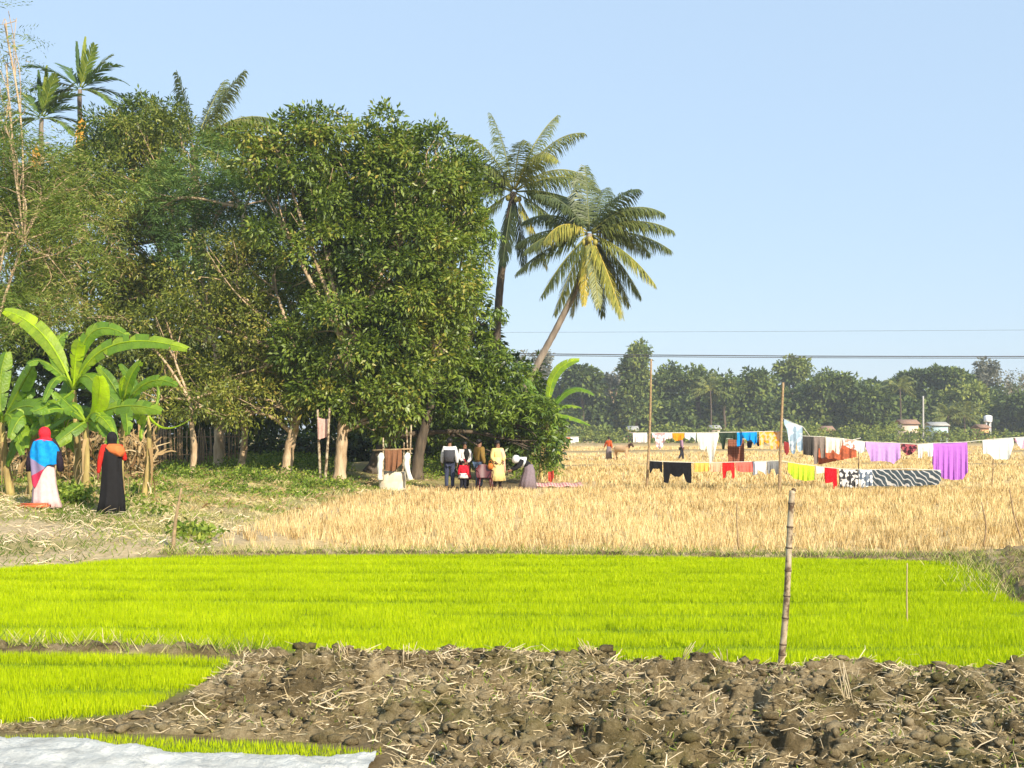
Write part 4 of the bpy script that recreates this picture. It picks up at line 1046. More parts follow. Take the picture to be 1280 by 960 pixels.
GU = [
 ('towel', 'pale pink white cloth left of the left tall pole', 'towel', 791, 809, [(0, 553), (1, 553)], (.85, .74, .68), None, None, 2),
 ('shirt', 'white shirt with small printed spots on the upper line', 'shirt', 815, 832, [(0, 547), (.25, 548), (.3, 558), (.6, 562), (.85, 556), (1, 549)], wh, 'spot', (.5, .3, .3), 3),
 ('towel', 'short white and pink cloth left of the orange garment', 'towel', 832, 840, [(0, 549), (1, 548)], (.85, .7, .66), None, None, 1),
 ('shirt', 'short bright orange garment on the upper line', 'shirt', 840, 855, [(0, 546), (.3, 551), (.8, 550), (1, 546)], (.85, .3, .02), None, None, 2),
 ('towel', 'small light blue and white cloth on the upper line', 'towel', 856, 870, [(0, 547), (.4, 551), (.6, 546), (1, 552)], (.6, .7, .78), 'spot', wh, 2),
 ('trousers', 'cream trousers with one long hanging leg', 'trousers', 871, 898, [(0, 550), (.12, 561), (.35, 563), (.42, 556), (.5, 568), (.58, 580), (.7, 581), (.82, 566), (1, 545)], cream, None, None, 2),
 ('shirt', 'dark green shirt with drooping sleeve beside the cream trousers', 'shirt', 900, 921, [(0, 545), (.1, 562), (.25, 562), (.35, 547), (1, 550)], (.03, .05, .035), None, None, 2),
 ('shirt', 'bright blue shirt with hanging sleeves on the upper line', 'shirt', 921, 946, [(0, 558), (.2, 557), (.3, 546), (.5, 551), (.7, 550), (.85, 556), (1, 553)], (.01, .3, .72), None, None, 3),
 ('kurta', 'peach garment with orange lower part left of the right tall pole', 'garment', 949, 975, [(0, 560), (.15, 562), (.2, 552), (.5, 556), (.55, 562), (1, 561)], (.85, .5, .3), 'spot', (.85, .36, .03), 2),
 ('jacket', 'black and grey jacket right of the light blue jeans', 'jacket', 1003, 1017, [(0, 568), (1, 570)], (.06, .055, .05), None, None, 2),
 ('trousers', 'grey brown trousers right of the black jacket', 'trousers', 1017, 1031, [(0, 580), (.35, 580), (.45, 560), (.55, 560), (.6, 573), (1, 572)], (.25, .2, .17), None, None, 2),
 ('blouse', 'pale peach blouse with ragged hem on the upper line', 'blouse', 1032, 1052, [(0, 566), (.3, 566), (.4, 561), (.6, 566), (.8, 568), (1, 556)], (.86, .74, .6), None, None, 3),
 ('blouse', 'white blouse with red flecks above the rust patterned shawl', 'blouse', 1053, 1069, [(0, 556), (.5, 560), (1, 562)], wh, 'spot', (.75, .3, .22), 2),
 ('towel', 'narrow white cloth touching the light purple sheet', 'towel', 1069, 1081, [(0, 562), (.4, 567), (1, 564)], (.78, .8, .78), None, None, 2),
 ('sheet', 'light purple sheet hanging with a sagging hem', 'sheet', 1082, 1125, [(0, 560), (.15, 577), (.4, 576), (.7, 577), (.8, 580), (1, 572)], (.58, .33, .7), None, None, 3),
 ('blouse', 'small black and maroon blouse between two pale cloths', 'blouse', 1127, 1146, [(0, 563), (.3, 569), (.6, 568), (1, 561)], (.06, .02, .03), 'spot', (.35, .08, .1), 2),
 ('shorts', 'white shorts left of the deep violet drape', 'shorts', 1147, 1166, [(0, 572), (.25, 573), (.35, 564), (.6, 564), (.7, 571), (1, 570)], wh, None, None, 2),
 ('drape', 'long deep violet drape falling in pleats nearly to the stubble', 'drape', 1166, 1209, [(0, 590), (.3, 598), (.6, 600), (.85, 599), (1, 590)], (.42, .13, .55), 'stripe', (.55, .2, .68), 6),
 ('sheet', 'large white cloth hanging at a slant near the right edge', 'sheet', 1228, 1266, [(0, 567), (.2, 567), (.35, 574), (.85, 574), (1, 556)], (.86, .86, .8), None, None, 3),
 ('blouse', 'white and pink cloth at the very right edge', 'blouse', 1269, 1284, [(0, 552), (.4, 561), (1, 560)], (.85, .8, .8), 'stripe', (.75, .3, .5), 2),
]
for g_ in GU:
    nm, lb, ct, x0, x1, bo, col, kd, c2, kf = g_
    garment(nm, lb, ct, x0, x1, uy(x0), uy(x1), bo, CM(col, kd, c2, {'stripe': 8, 'spot': 9}.get(kd, 20)), UY, .035, kf, group='laundry on the upper clothes line')
garment('lungi', 'brown checked cloth hanging lower between dark and blue shirts', 'cloth', 910, 930, 549, 549, [(0, 577), (1, 577)], CM((.2, .07, .04), 'check', (.38, .16, .1), 9), 37.2, .03, 2, group='laundry on the upper clothes line')
cord('short low line behind holding the brown checked cloth', [(903, 548.5), (945, 549)], 37.2)
garment('leggings', 'short dark leggings hanging below the blue shirt', 'leggings', 934, 950, 550, 550, [(0, 560), (.3, 560), (.4, 552), (.7, 552), (.8, 558), (1, 558)], CM((.03, .03, .06)), 37.0, .02, 1, group='laundry on the upper clothes line')
garment('cloth_bag', 'small maroon cloth beside the right tall pole', 'cloth', 980, 986, 552, 552, [(0, 564), (.5, 569), (1, 565)], CM((.3, .04, .04)), 36.2, .02, 1, group='laundry on the upper clothes line')
garment('shawl', 'rust red patterned shawl hanging behind the peach blouse', 'shawl', 1022, 1070, 560, 549, [(0, 581), (.5, 576), (1, 571)], CM((.55, .14, .06), 'spot', (.35, .1, .05), 8), 37.4, .03, 4, group='laundry on the upper clothes line')
cord('second line behind the upper one holding the rust red shawl', [(1015, 562), (1076, 547.5)], 37.4)
garment('jeans', 'light blue jeans hanging high from the right tall pole', 'jeans', 980, 1003, 524, 533, [(0, 530), (.12, 536), (.22, 552), (.35, 565), (.5, 568), (.58, 566), (.64, 548), (.7, 562), (.8, 565), (1, 563)], CM((.35, .47, .58), 'spot', (.6, .68, .74), 5), 36.2, .04, 2, group='laundry on the upper clothes line')
cord('short cord from the right tall pole to the jeans and black jacket', [(978, 523), (1004, 534), (1012, 545)], 36.2)
GL = [
 ('shirt', 'small black shirt next to the left tall pole on the lower line', 'shirt', 812, 828, [(0, 592), (.15, 590), (.25, 586), (.75, 586), (.85, 590), (1, 591)], (.01, .01, .012), None, None, 1),
 ('trousers', 'wide black trousers on the lower line with legs hanging at both ends', 'trousers', 829, 864, [(0, 603), (.17, 604), (.25, 592), (.4, 596), (.6, 596), (.72, 592), (.82, 603), (1, 604)], (.008, .008, .01), None, None, 1),
 ('towel', 'yellow orange cloth right of the black trousers', 'towel', 868, 886, [(0, 590), (1, 589)], (.85, .47, .1), None, None, 3),
 ('towel', 'pale orange cloth between the yellow and red ones', 'towel', 888, 902, [(0, 590), (1, 590)], (.85, .42, .26), None, None, 2),
 ('shorts', 'small bright red shorts on the lower line', 'shorts', 903, 918, [(0, 598), (.25, 597), (.32, 589), (.7, 588), (.78, 598), (1, 597)], (.75, .02, .02), None, None, 1),
 ('towel', 'coral red cloth right of the red shorts', 'towel', 919, 941, [(0, 587), (.3, 590), (1, 590)], (.85, .16, .12), None, None, 2),
 ('shirt', 'small white shirt on the lower line beside the coral cloth', 'shirt', 941, 958, [(0, 594), (.3, 592), (.4, 588), (.7, 590), (1, 594)], (.78, .78, .8), None, None, 2),
 ('shorts', 'grey shorts left of the right tall pole on the lower line', 'shorts', 959, 973, [(0, 591), (.2, 593), (.35, 586), (.6, 586), (.75, 594), (1, 592)], (.22, .22, .22), None, None, 2),
 ('sheet', 'lime green cloth on the lower line right of the pole', 'sheet', 985, 1018, [(0, 590), (.2, 598), (.6, 601), (1, 600)], (.5, .68, .04), None, None, 5),
 ('towel', 'tiny white cloth left of the red trousers on the lower line', 'towel', 1020, 1030, [(0, 592), (1, 591)], (.8, .78, .7), None, None, 1),
 ('trousers', 'red trousers with one long leg on the lower line', 'trousers', 1031, 1046, [(0, 604), (.55, 603), (.62, 600), (.7, 611), (1, 613)], (.72, .01, .02), None, None, 1),
 ('shirt', 'black and white printed garment right of the red trousers', 'garment', 1049, 1072, [(0, 614), (.1, 608), (1, 610)], (.05, .05, .055), 'spot', (.7, .68, .65), 3),
 ('shirt', 'blue grey flowered cloth left of the branch patterned saree', 'garment', 1073, 1090, [(0, 610), (1, 607)], (.15, .19, .25), 'spot', (.75, .74, .72), 3),
 ('saree', 'long dark saree with white branching stripes on the lower line', 'saree', 1090, 1176, [(0, 608), (.5, 608), (.95, 606), (1, 600)], (.055, .075, .09), 'zebra', (.5, .48, .46), 5),
]
for g_ in GL:
    nm, lb, ct, x0, x1, bo, col, kd, c2, kf = g_
    garment(nm, lb, ct, x0, x1, uy(x0, LO), uy(x1, LO), bo, CM(col, kd, c2, {'zebra': 2.8, 'spot': 8}.get(kd, 20)), LY, .03, kf, group='laundry on the lower clothes line')
# far little line by the grove
cord('distant clothes line with pale cloths beyond the standing group', [(676, 547), (724, 546)], 75, .02)
lean_pole('wooden_pole', 'distant red topped pole beyond the standing group', 706, 577, 706, 545, .05, .05, 'stick', 0)
for (nm, lb, x0, x1, yb, col) in (('towel', 'left pale cloth on the distant small line', 680, 700, 553, (.82, .66, .58)), ('shirt', 'orange red cloth in the middle of the distant small line', 701, 712, 550, (.75, .2, .1)), ('towel', 'right white cloth on the distant small line', 713, 723, 554, (.85, .85, .82))):
    garment(nm, lb, 'cloth', x0, x1, 547, 546.5, [(0, yb), (1, yb - 2)], CM(col), 75, .05, 2, group='cloths on the distant small line')

# pink cloth on the poles by the trunk
garment('pink_cloth', 'faded pink cloth hanging on the poles beside the pale straight trunk', 'cloth', 397, 411, 522, 524, [(0, 549), (.3, 549), (1, 545)], CM((.72, .42, .34)), 36.5, .04, 1)

# draped stand
def stand():
    Y = 36.5; base = np.array(W(488, 600, Y)); base[2] = gz(base[0], Y)
    root = empty('draped_stand', base); tag(root, 'low mud plastered platform with rough poles and rail near the grove path', 'platform')
    s_ = Y / F
    def L(px, py, dy=0): return np.array(W(px, py, Y + dy)) - base
    def pole(x0, y0, x1, y1, dy, r=.035): 
        mb = MB(); mb.tube(smooth_path([L(x0, y0, dy), L((x0 + x1) / 2 + .6, (y0 + y1) / 2, dy), L(x1, y1, dy)], 4), np.linspace(r, r * .7, 9), 7); mb.build('pole', M['bamboo'], root, True)
    pole(478, 600, 479, 547, 0); pole(510, 600, 508, 534, .05); pole(510, 601, 514, 531, 0); pole(495, 590, 493, 537, .9); pole(503, 592, 505, 553, .8)
    mb = MB(); mb.tube([L(466, 563, 0), L(490, 562, -.03), L(516, 561, 0)], .03, 6); mb.build('rail', M['stick'], root, True)
    # plastered block
    n = 14; V = []; 
    for j, f in enumerate(np.linspace(0, 1, 6)):
        for a in np.linspace(0, 2 * pi, n, endpoint=False):
            cx, cy_ = cos(a), sin(a); q = max(abs(cx), abs(cy_)); x = cx / q * .44 * (1 - .06 * f); y = cy_ / q * .5 * (1 - .06 * f)
            V.append((x + .01, y + .5, f * .58 + rng.normal(0, .012)))
    V.append((0, .5, .6)); V = np.array(V) + rng.normal(0, .012, (len(V), 3)); V[:, 0] += L(488, 600)[0]
    Q_ = [(j * n + k, j * n + (k + 1) % n, (j + 1) * n + (k + 1) % n, (j + 1) * n + k) for j in range(5) for k in range(n)]
    T_ = [(5 * n + k, 5 * n + (k + 1) % n, 6 * n) for k in range(n)]
    b2 = MB(); b2.add(V, Q_, T_); b2.build('platform', M['plaster'], root, True)
    for (x, wd) in ((477, .1), (510, .09)):
        c1 = MB(); P = np.array([L(x, 566, -.04), L(x - 2, 580, -.08), L(x + (-2 if x < 500 else 3), 600, -.1)]); c1.tube(smooth_path(P, 5), np.array([.05, .09, .12, .1, .08, .09, .1, .08, .07, .08, .1])[:len(smooth_path(P, 5))], 8)
        c1.build('white_wrapping', M['whitecloth'], root, True)
    garment('brown_cloth', 'brown cloth draped over the rail of the mud platform', 'cloth', 481, 502, 561, 561, [(0, 588), (.5, 589), (.8, 585), (1, 578)], CM((.26, .12, .06)), Y - .04, .05, 3)
M['plaster'] = plain('plaster', (.66, .57, .42), .9, .2, 5, bmp=.4)
M['whitecloth'] = plain('whitecloth', (.75, .74, .64), .9, .15, 6)
stand()

# bamboo fence in the shade
def fence():
    a, b = W(188, 590, 45), W(300, 590, 45); root = empty('bamboo_fence', (a[0], 45, gz(a[0], 45))); tag(root, 'dark bamboo slat fence in the shade behind the slim trunk', 'fence')
    mb = MB(); mb.tube([(0, 0, 0), (.05, 0, .8), (0, 0, 1.65)], [.025, .022, .018], 6); me = mb.mesh('slat', M['stick'])
    W_ = b[0] - a[0]
    for i in range(44):
        o = bpy.data.objects.new('slat', me); C.objects.link(o); o.parent = root
        o.location = (W_ * i / 43, rng.normal(0, .02), 0); o.rotation_euler = (0, rng.normal(0, .03), rng.uniform(0, 6)); o.scale = (1, 1, rng.uniform(.88, 1.1))
    for z in (.5, 1.2):
        r_ = MB(); r_.tube([(0, .05, z), (W_, .05, z + .05)], .025, 6); r_.build('rail', M['stick'], root)
fence()

# ---------------------------------------------------------------- white plastic sheet
def sheet():
    m, nt, p = newmat('plastic_sheet'); n = noise(nt, 5, 7, rough=.7)
    c = ramp(nt, n, [(.3, (.38, .38, .35)), (.6, (.66, .66, .61))]); nt.links.new(c, p.inputs["Base Color"]); p.inputs["Roughness"].default_value = .5; bump(nt, p, noise(nt, 16, 6, rough=.75), 1.0, .03)
    top = PL((-260, 915), (0, 925), (60, 926), (110, 929), (150, 937), (210, 943), (300, 948), (400, 951), (440, 947), (474, 944))
    tx = np.array([q[0] for q in top]); ty = np.array([q[1] for q in top])
    nu, nv = 220, 70; xs = np.linspace(tx[0], tx[-1], nu); te = np.interp(xs, tx, ty) + (fbm(xs, xs * 0, .22, 4, 4) - .5) * .15
    v = np.linspace(0, 1, nv)[:, None]; Xs = np.broadcast_to(xs, (nv, nu)); Ys = te * (1 - v) + 4.6 * v
    cr = np.abs(fbm(Xs + Ys * .4, Ys * 1.6, .5, 4, 21) - .5) * 2
    cr2 = np.abs(fbm(Xs * 1.3 - Ys, Ys + Xs * .5, .16, 3, 23) - .5) * 2
    Zs = .01 + .055 * (1 - cr) ** 2.2 * ss(v, 0, .1) + .02 * fbm(Xs, Ys, .8, 2, 5) + .014 * (1 - cr2) ** 3 + .006 * fbm(Xs, Ys, .05, 2, 6)
    Zs = Zs * ss(v, -.03, .02); i0 = (np.arange(nv - 1)[:, None] * nu + np.arange(nu - 1)[None, :]).ravel()
    o = link('plastic_sheet', mesh_np('plastic_sheet', np.stack([Xs.ravel(), Ys.ravel(), Zs.ravel()], 1), np.stack([i0, i0 + nu, i0 + nu + 1, i0 + 1], 1), m, None, True))
    tag(o, 'crumpled white plastic sheet lying at the lower left corner', 'plastic sheet')
sheet()

# ---------------------------------------------------------------- people
def skin_mesh(name, verts, edges, radii, mat, parent, sub=2):
    me = bpy.data.meshes.new(name); me.from_pydata([tuple(v) for v in verts], edges, [])
    o = bpy.data.objects.new(name, me); C.objects.link(o)
    sm = o.modifiers.new('skin', 'SKIN'); sm.use_smooth_shade = True
    lay = me.skin_vertices[0].data
    for i, r in enumerate(radii):
        lay[i].radius = (r, r) if not isinstance(r, tuple) else r
        lay[i].use_root = (i == 0)
    ss_ = o.modifiers.new('sub', 'SUBSURF'); ss_.levels = sub; ss_.render_levels = sub
    dg = bpy.context.evaluated_depsgraph_get(); dg.update()
    m2 = bpy.data.meshes.new_from_object(o.evaluated_get(dg)); m2.name = name
    bpy.data.objects.remove(o); bpy.data.meshes.remove(me)
    m2.materials.clear(); m2.materials.append(mat)
    return link(name, m2, parent)

DEF = dict(pelvis=(0, 0, .93), waist=(0, 0, 1.08), chest=(0, 0, 1.28), neck=(0, 0, 1.45), head=(0, 0, 1.56), crown=(0, .01, 1.63),
           lh=(.09, 0, .9), lk=(.1, -.02, .49), la=(.1, .02, .08), lt=(.11, -.16, .03), rh=(-.09, 0, .9), rk=(-.1, -.02, .49), ra=(-.1, .02, .08), rt=(-.11, -.16, .03),
           ls=(.18, 0, 1.39), le=(.24, .02, 1.12), lw=(.25, -.06, .88), rs=(-.18, 0, 1.39), re=(-.24, .02, 1.12), rw=(-.25, -.06, .88))
def person(label, px, py, Y, Hh, rz, pose=None, z=None, group=None):
    x = (px - 640) / F * Y; zz = gz(x, Y) if z is None else z
    root = empty('person', (x, Y, zz), rz); tag(root, label, 'person', group)
    k = Hh / 1.72; root.scale = (k, k, k)
    J = {a: np.array(b, float) for a, b in DEF.items()}
    if pose:
        for a, b in pose.items(): J[a] = np.array(b, float)
    J['root'] = root
    V = []; E = []; R = []; ix = {}
    def v(n, p, r): ix[n] = len(V); V.append(p); R.append(r); return ix[n]
    def e(a, b): E.append((ix[a], ix[b]))
    v('pelvis', J['pelvis'], (.13, .10)); v('waist', J['waist'], (.115, .085)); v('chest', J['chest'], (.15, .10)); v('neck', J['neck'], .052)
    hd = J['head']; up = nrm(J['crown'] - J['neck']); v('head', hd, (.074, .085)); v('crown', J['crown'], (.078, .088))
    e('pelvis', 'waist'); e('waist', 'chest'); e('chest', 'neck'); e('neck', 'head'); e('head', 'crown')
    fw = nrm(J.get('face', np.array([0, -1, 0.0])))
    v('nose', hd + fw * .1 + up * .012, .013); e('head', 'nose')
    for s_, sg in (('l', 1), ('r', -1)):
        v(s_ + 'h', J[s_ + 'h'], .085); v(s_ + 'k', J[s_ + 'k'], .055); v(s_ + 'a', J[s_ + 'a'], .036); v(s_ + 't', J[s_ + 't'], (.035, .026))
        e('pelvis', s_ + 'h'); e(s_ + 'h', s_ + 'k'); e(s_ + 'k', s_ + 'a'); e(s_ + 'a', s_ + 't')
        v(s_ + 's', J[s_ + 's'], .05); v(s_ + 'e', J[s_ + 'e'], .037); v(s_ + 'w', J[s_ + 'w'], .025)
        e('chest', s_ + 's'); e(s_ + 's', s_ + 'e'); e(s_ + 'e', s_ + 'w')
        d = nrm(J[s_ + 'w'] - J[s_ + 'e']); sidev = nrm(np.cross(d, np.array([1.0, .2, .1]))); nv_ = np.cross(d, sidev)
        v(s_ + 'palm', J[s_ + 'w'] + d * .07, (.034, .018)); e(s_ + 'w', s_ + 'palm')
        for f, (o_, ln) in enumerate(((-.026, .062), (-.009, .074), (.009, .07), (.026, .055))):
            p0 = J[s_ + 'w'] + d * .10 + sidev * o_; p1 = p0 + d * ln * .55 + nv_ * .012 * sg; p2 = p1 + d * ln * .4 + nv_ * .022 * sg
            v(f'{s_}f{f}a', p0, .009); v(f'{s_}f{f}b', p1, .0085); v(f'{s_}f{f}c', p2, .0075)
            e(s_ + 'palm', f'{s_}f{f}a'); e(f'{s_}f{f}a', f'{s_}f{f}b'); e(f'{s_}f{f}b', f'{s_}f{f}c')
        q = J[s_ + 'w'] + d * .045 - sidev * .035; v(s_ + 'tha', q, .011); v(s_ + 'thb', q + d * .03 - sidev * .02 + nv_ * .01 * sg, .009); e(s_ + 'palm', s_ + 'tha'); e(s_ + 'tha', s_ + 'thb')
    skin_mesh('body', V, E, R, M['skin'], root, 1)
    for sg in (-1, 1):
        mb = MB(); q = np.linspace(0, pi, 5); mb.tube(np.stack([0 * q, 0 * q, -np.cos(q) * .011], 1), np.sin(q) * .012 + .001, 6)
        side = nrm(np.cross(fw, up)); mb.build('eye', M['eye'], root, True, hd + fw * .083 + up * .035 + side * sg * .03)
    return root, J

def clothes(root, J, kind, mat, grow=.022, name=None, sleeve=1.0):
    V = []; E = []; R = []; ix = {}
    def v(n, p, r): ix[n] = len(V); V.append(p); R.append(r)
    def e(a, b): E.append((ix[a], ix[b]))
    if kind == 'top':
        v('pelvis', J['pelvis'] + np.array([0, 0, .02]), (.15 + grow, .11 + grow)); v('waist', J['waist'], (.13 + grow, .1 + grow)); v('chest', J['chest'], (.165 + grow, .11 + grow)); v('neck', J['neck'] - np.array([0, 0, .03]), .062 + grow * .3)
        e('pelvis', 'waist'); e('waist', 'chest'); e('chest', 'neck')
        for s_ in 'lr':
            v(s_ + 's', J[s_ + 's'], .062 + grow); v(s_ + 'e', J[s_ + 'e'], .048 + grow * .8); e('chest', s_ + 's'); e(s_ + 's', s_ + 'e')
            if sleeve > .5: v(s_ + 'w', J[s_ + 'w'], .034 + grow * .7); e(s_ + 'e', s_ + 'w')
        return skin_mesh(name or 'shirt', V, E, R, mat, root, 2)
    if kind == 'trousers':
        v('pelvis', J['pelvis'], (.145 + grow, .11 + grow))
        for s_ in 'lr':
            v(s_ + 'h', J[s_ + 'h'] + np.array([0, 0, -.03]), .095 + grow); v(s_ + 'k', J[s_ + 'k'], .068 + grow); v(s_ + 'a', J[s_ + 'a'] + np.array([0, 0, .02]), .052 + grow)
            e('pelvis', s_ + 'h'); e(s_ + 'h', s_ + 'k'); e(s_ + 'k', s_ + 'a')
        return skin_mesh(name or 'trousers', V, E, R, mat, root, 2)

def lathe(root, name, mat, rings, folds=9, amp=.03, n=40, ph=0, thick=True):
    """rings: (x,y,z,rx,ry) from top to hem"""
    a = np.arange(n) * 2 * pi / n; V = []
    m = len(rings)
    for i, (x, y, z, rx, ry) in enumerate(rings):
        f = i / (m - 1); w_ = 1 + amp * f * (np.sin(folds * a + ph) + .5 * np.sin(folds * 1.7 * a + ph * 2 + f))
        V.append(np.stack([x + np.cos(a) * rx * w_, y + np.sin(a) * ry * w_, np.full(n, z)], 1))
    V = np.concatenate(V); i0 = np.arange(m - 1)[:, None] * n; j = np.arange(n)[None, :]; j2 = (j + 1) % n
    Q_ = np.stack([i0 + j, i0 + n + j, i0 + n + j2, i0 + j2], -1).reshape(-1, 4)
    o = link(name, mesh_np(name, V, Q_, mat, None, True), root)
    if thick: md = o.modifiers.new('cloth_thickness', 'SOLIDIFY'); md.thickness = .008
    return o

def ell(root, name, mat, c, r, cut=None, n=16, m=10, rough=0):
    V = []; th = np.linspace(0, pi, m)
    for t in th:
        for k in range(n):
            a = k * 2 * pi / n; d = np.array([sin(t) * cos(a), sin(t) * sin(a), cos(t)])
            V.append(np.array(c) + d * np.array(r) * (1 + rough * rng.normal()))
    Q_ = [(i * n + k, (i + 1) * n + k, (i + 1) * n + (k + 1) % n, i * n + (k + 1) % n) for i in range(m - 1) for k in range(n)]
    return link(name, mesh_np(name, np.array(V), Q_, mat, None, True), root)

def hair(root, J, long=0):
    h = J['crown']; up = nrm(J['crown'] - J['neck']); fw = nrm(J.get('face', np.array([0, -1, 0.0])))
    c = h - fw * .022 + up * .018
    ell(root, 'hair', M['hair'], c, (.098, .104, .095), rough=.015)
    if long:
        b = c - fw * .06; mb = MB(); P = smooth_path([b, b - up * .15 - fw * .03, b - up * long - fw * .0], 5); mb.tube(P, np.linspace(.08, .03, len(P)), 10); mb.build('hair_length', M['hair'], root, True)

def headscarf(root, J, mat, drop=.16, name='headscarf', r=1.0):
    c = (J['head'] + J['crown']) / 2; nk = J['neck']; up = nrm(J['crown'] - nk)
    ex = np.array([1.0, 0, 0]); ey = nrm(np.cross(up, ex)); V = []; n = 20
    prof = [(.115, .012), (.105, .05), (.07, .085), (.03, .105), (-.03, .112), (-.08, .1), (-.12, .1), (-.12 - drop * .5, .15), (-.12 - drop, .2)]
    for h, rr in prof:
        for k in range(n):
            a = k * 2 * pi / n
            V.append(c + up * h + (ex * cos(a) + ey * sin(a) * (1.05 if h > -.1 else .8)) * rr * r * (1 + .03 * sin(3 * a + h * 20)))
    Q_ = [(i * n + k, (i + 1) * n + k, (i + 1) * n + (k + 1) % n, i * n + (k + 1) % n) for i in range(len(prof) - 1) for k in range(n)]
    return link(name, mesh_np(name, np.array(V), Q_, mat, None, True), root)

GRP = 'people standing together beside the straw field'
# woman with blue shawl, seen from behind
r, J = person('woman seen from behind in red headscarf, bright blue shawl and pale pink skirt', 56, 637, 21.6, 1.6, pi, dict(le=(.26, -.1, 1.14), lw=(.12, -.26, 1.12), re=(-.26, -.1, 1.14), rw=(-.12, -.26, 1.12)))
clothes(r, J, 'top', CM((.03, .03, .035)), .03)
lathe(r, 'skirt', CM((.82, .56, .54)), [(0, 0, 1.02, .17, .14), (0, 0, .8, .21, .17), (0, 0, .5, .23, .19), (-.02, 0, .22, .26, .22), (-.04, 0, .04, .3, .25)], 9, .1)
headscarf(r, J, CM((.75, .03, .05)), .05, r=1.08)
def shawl_back(r):
    # local frame: she faces -Y (turned away), so her back is +Y here
    Vt = []; nu, nv = 26, 22
    for j in range(nv):
        v = j / (nv - 1)
        for i in range(nu):
            u = i / (nu - 1) * 2 - 1; a = u * 1.75
            wv = .29 + .02 * sin(v * 5)
            hem = .80 - .35 * (1 - abs(u + .15)) * 0
            zt = 1.44 - .09 * abs(u) ** 1.5
            zb = .92 - .50 * max(0, 1 - abs(u - .30) / .55)
            Vt.append((sin(a) * wv * (1 - .25 * (1 - v) ** 3), cos(a) * (.20 + .03 * sin(a * 7 + v * 3)) * (1 - .2 * (1 - v) ** 3) , zt + (zb - zt) * v))
    Vt = np.array(Vt); i0 = (np.arange(nv - 1)[:, None] * nu + np.arange(nu - 1)[None, :]).ravel()
    m, nt, p = newmat('shawl_blue')
    tc = nt.nodes.new("ShaderNodeTexCoord"); sx = nt.nodes.new("ShaderNodeSeparateXYZ"); nt.links.new(tc.outputs["Object"], sx.inputs[0])
    def mth(op, a, b):
        q = nt.nodes.new("ShaderNodeMath"); q.operation = op
        for s_, v_ in zip(q.inputs, (a, b)):
            if isinstance(v_, (int, float)): s_.default_value = v_
            else: nt.links.new(v_, s_)
        return q.outputs[0]
    bord = mth('GREATER_THAN', mth('ADD', mth('MULTIPLY', sx.outputs[0], .55), .93), sx.outputs[2])   # diagonal dyed border
    red = mth('GREATER_THAN', mth('ADD', mth('MULTIPLY', sx.outputs[0], -.5), .80), sx.outputs[2])
    n = noise(nt, 10, 4); c = ramp(nt, n, [(.35, (.0, .20, .52)), (.65, (.005, .30, .72))])
    c = mixc(nt, bord, c, (.26, .2, .33)); c = mixc(nt, red, c, (.5, .03, .08)); nt.links.new(c, p.inputs["Base Color"]); bump(nt, p, noise(nt, 14, 2), .4, .03)
    o = link('shawl', mesh_np('shawl', Vt, np.stack([i0, i0 + nu, i0 + nu + 1, i0 + 1], 1), m, None, True), r)
    md = o.modifiers.new('cloth_thickness', 'SOLIDIFY'); md.thickness = .01
shawl_back(r)
for s_ in (1, -1): lathe(r, 'sleeve', CM((.03, .02, .03)), [(.27 * s_, .0, 1.2, .06, .07), (.31 * s_, 0, 1.0, .07, .09), (.33 * s_, 0, .78, .055, .08)], 4, .05, 14)
# woman in black
r, J = person('woman in long black robe with orange scarf and red sleeves, standing before the bananas', 140, 639, 21.4, 1.6, -pi * .82, dict(re=(-.27, -.02, 1.12), rw=(-.16, -.2, 1.32), le=(.25, .04, 1.1), lw=(.27, .0, .85)))
lathe(r, 'robe', CM((.018, .017, .018)), [(0, 0, 1.44, .10, .08), (0, 0, 1.38, .19, .12), (0, 0, 1.2, .2, .15), (0, 0, .98, .2, .17), (0, 0, .6, .22, .18), (.0, 0, .3, .25, .2), (.02, 0, .05, .275, .22)], 8, .09)
clothes(r, J, 'top', CM((.6, .03, .02)), .008, 'sleeves')
headscarf(r, J, CM((.02, .018, .02)), .14, r=.95)
lathe(r, 'scarf', CM((.72, .2, .06)), [(-.03, .02, 1.46, .11, .1), (-.04, .03, 1.38, .19, .15), (-.07, .04, 1.30, .18, .17), (-.12, .05, 1.2, .08, .14)], 5, .06, 24)
# man in white shirt with backpack
r, J = person('man in white shirt and dark trousers with a grey backpack, leftmost of the group', 562, 612, 37.3, 1.72, pi, None, 0, GRP)
clothes(r, J, 'top', CM((.8, .8, .8)), .03); clothes(r, J, 'trousers', CM((.06, .07, .12)), .01); hair(r, J)
mb = MB(); V = np.array([(-.2, .16, 1.33), (.2, .16, 1.33), (.16, .16, .92), (-.16, .16, .92), (-.16, .28, 1.3), (.16, .28, 1.3), (.13, .3, .96), (-.13, .3, .96)]); mb.add(V, [(0, 1, 2, 3), (7, 6, 5, 4), (0, 4, 5, 1), (1, 5, 6, 2), (2, 6, 7, 3), (3, 7, 4, 0)]); mb.build('backpack', CM((.07, .07, .08)), r)
r, J = person('woman in white cardigan and red dress facing the camera, second from left', 581, 611, 37.8, 1.6, .2, dict(le=(.23, -.08, 1.13), lw=(.06, -.24, .98), re=(-.23, -.08, 1.13), rw=(-.06, -.24, .98)), 0, GRP)
clothes(r, J, 'top', CM((.75, .7, .66)), .025, 'cardigan'); lathe(r, 'dress', CM((.3, .02, .03)), [(0, 0, 1.1, .15, .12), (0, 0, .8, .2, .16), (0, 0, .35, .24, .2)], 7, .04); clothes(r, J, 'trousers', CM((.03, .02, .02)), .005); hair(r, J, .3)
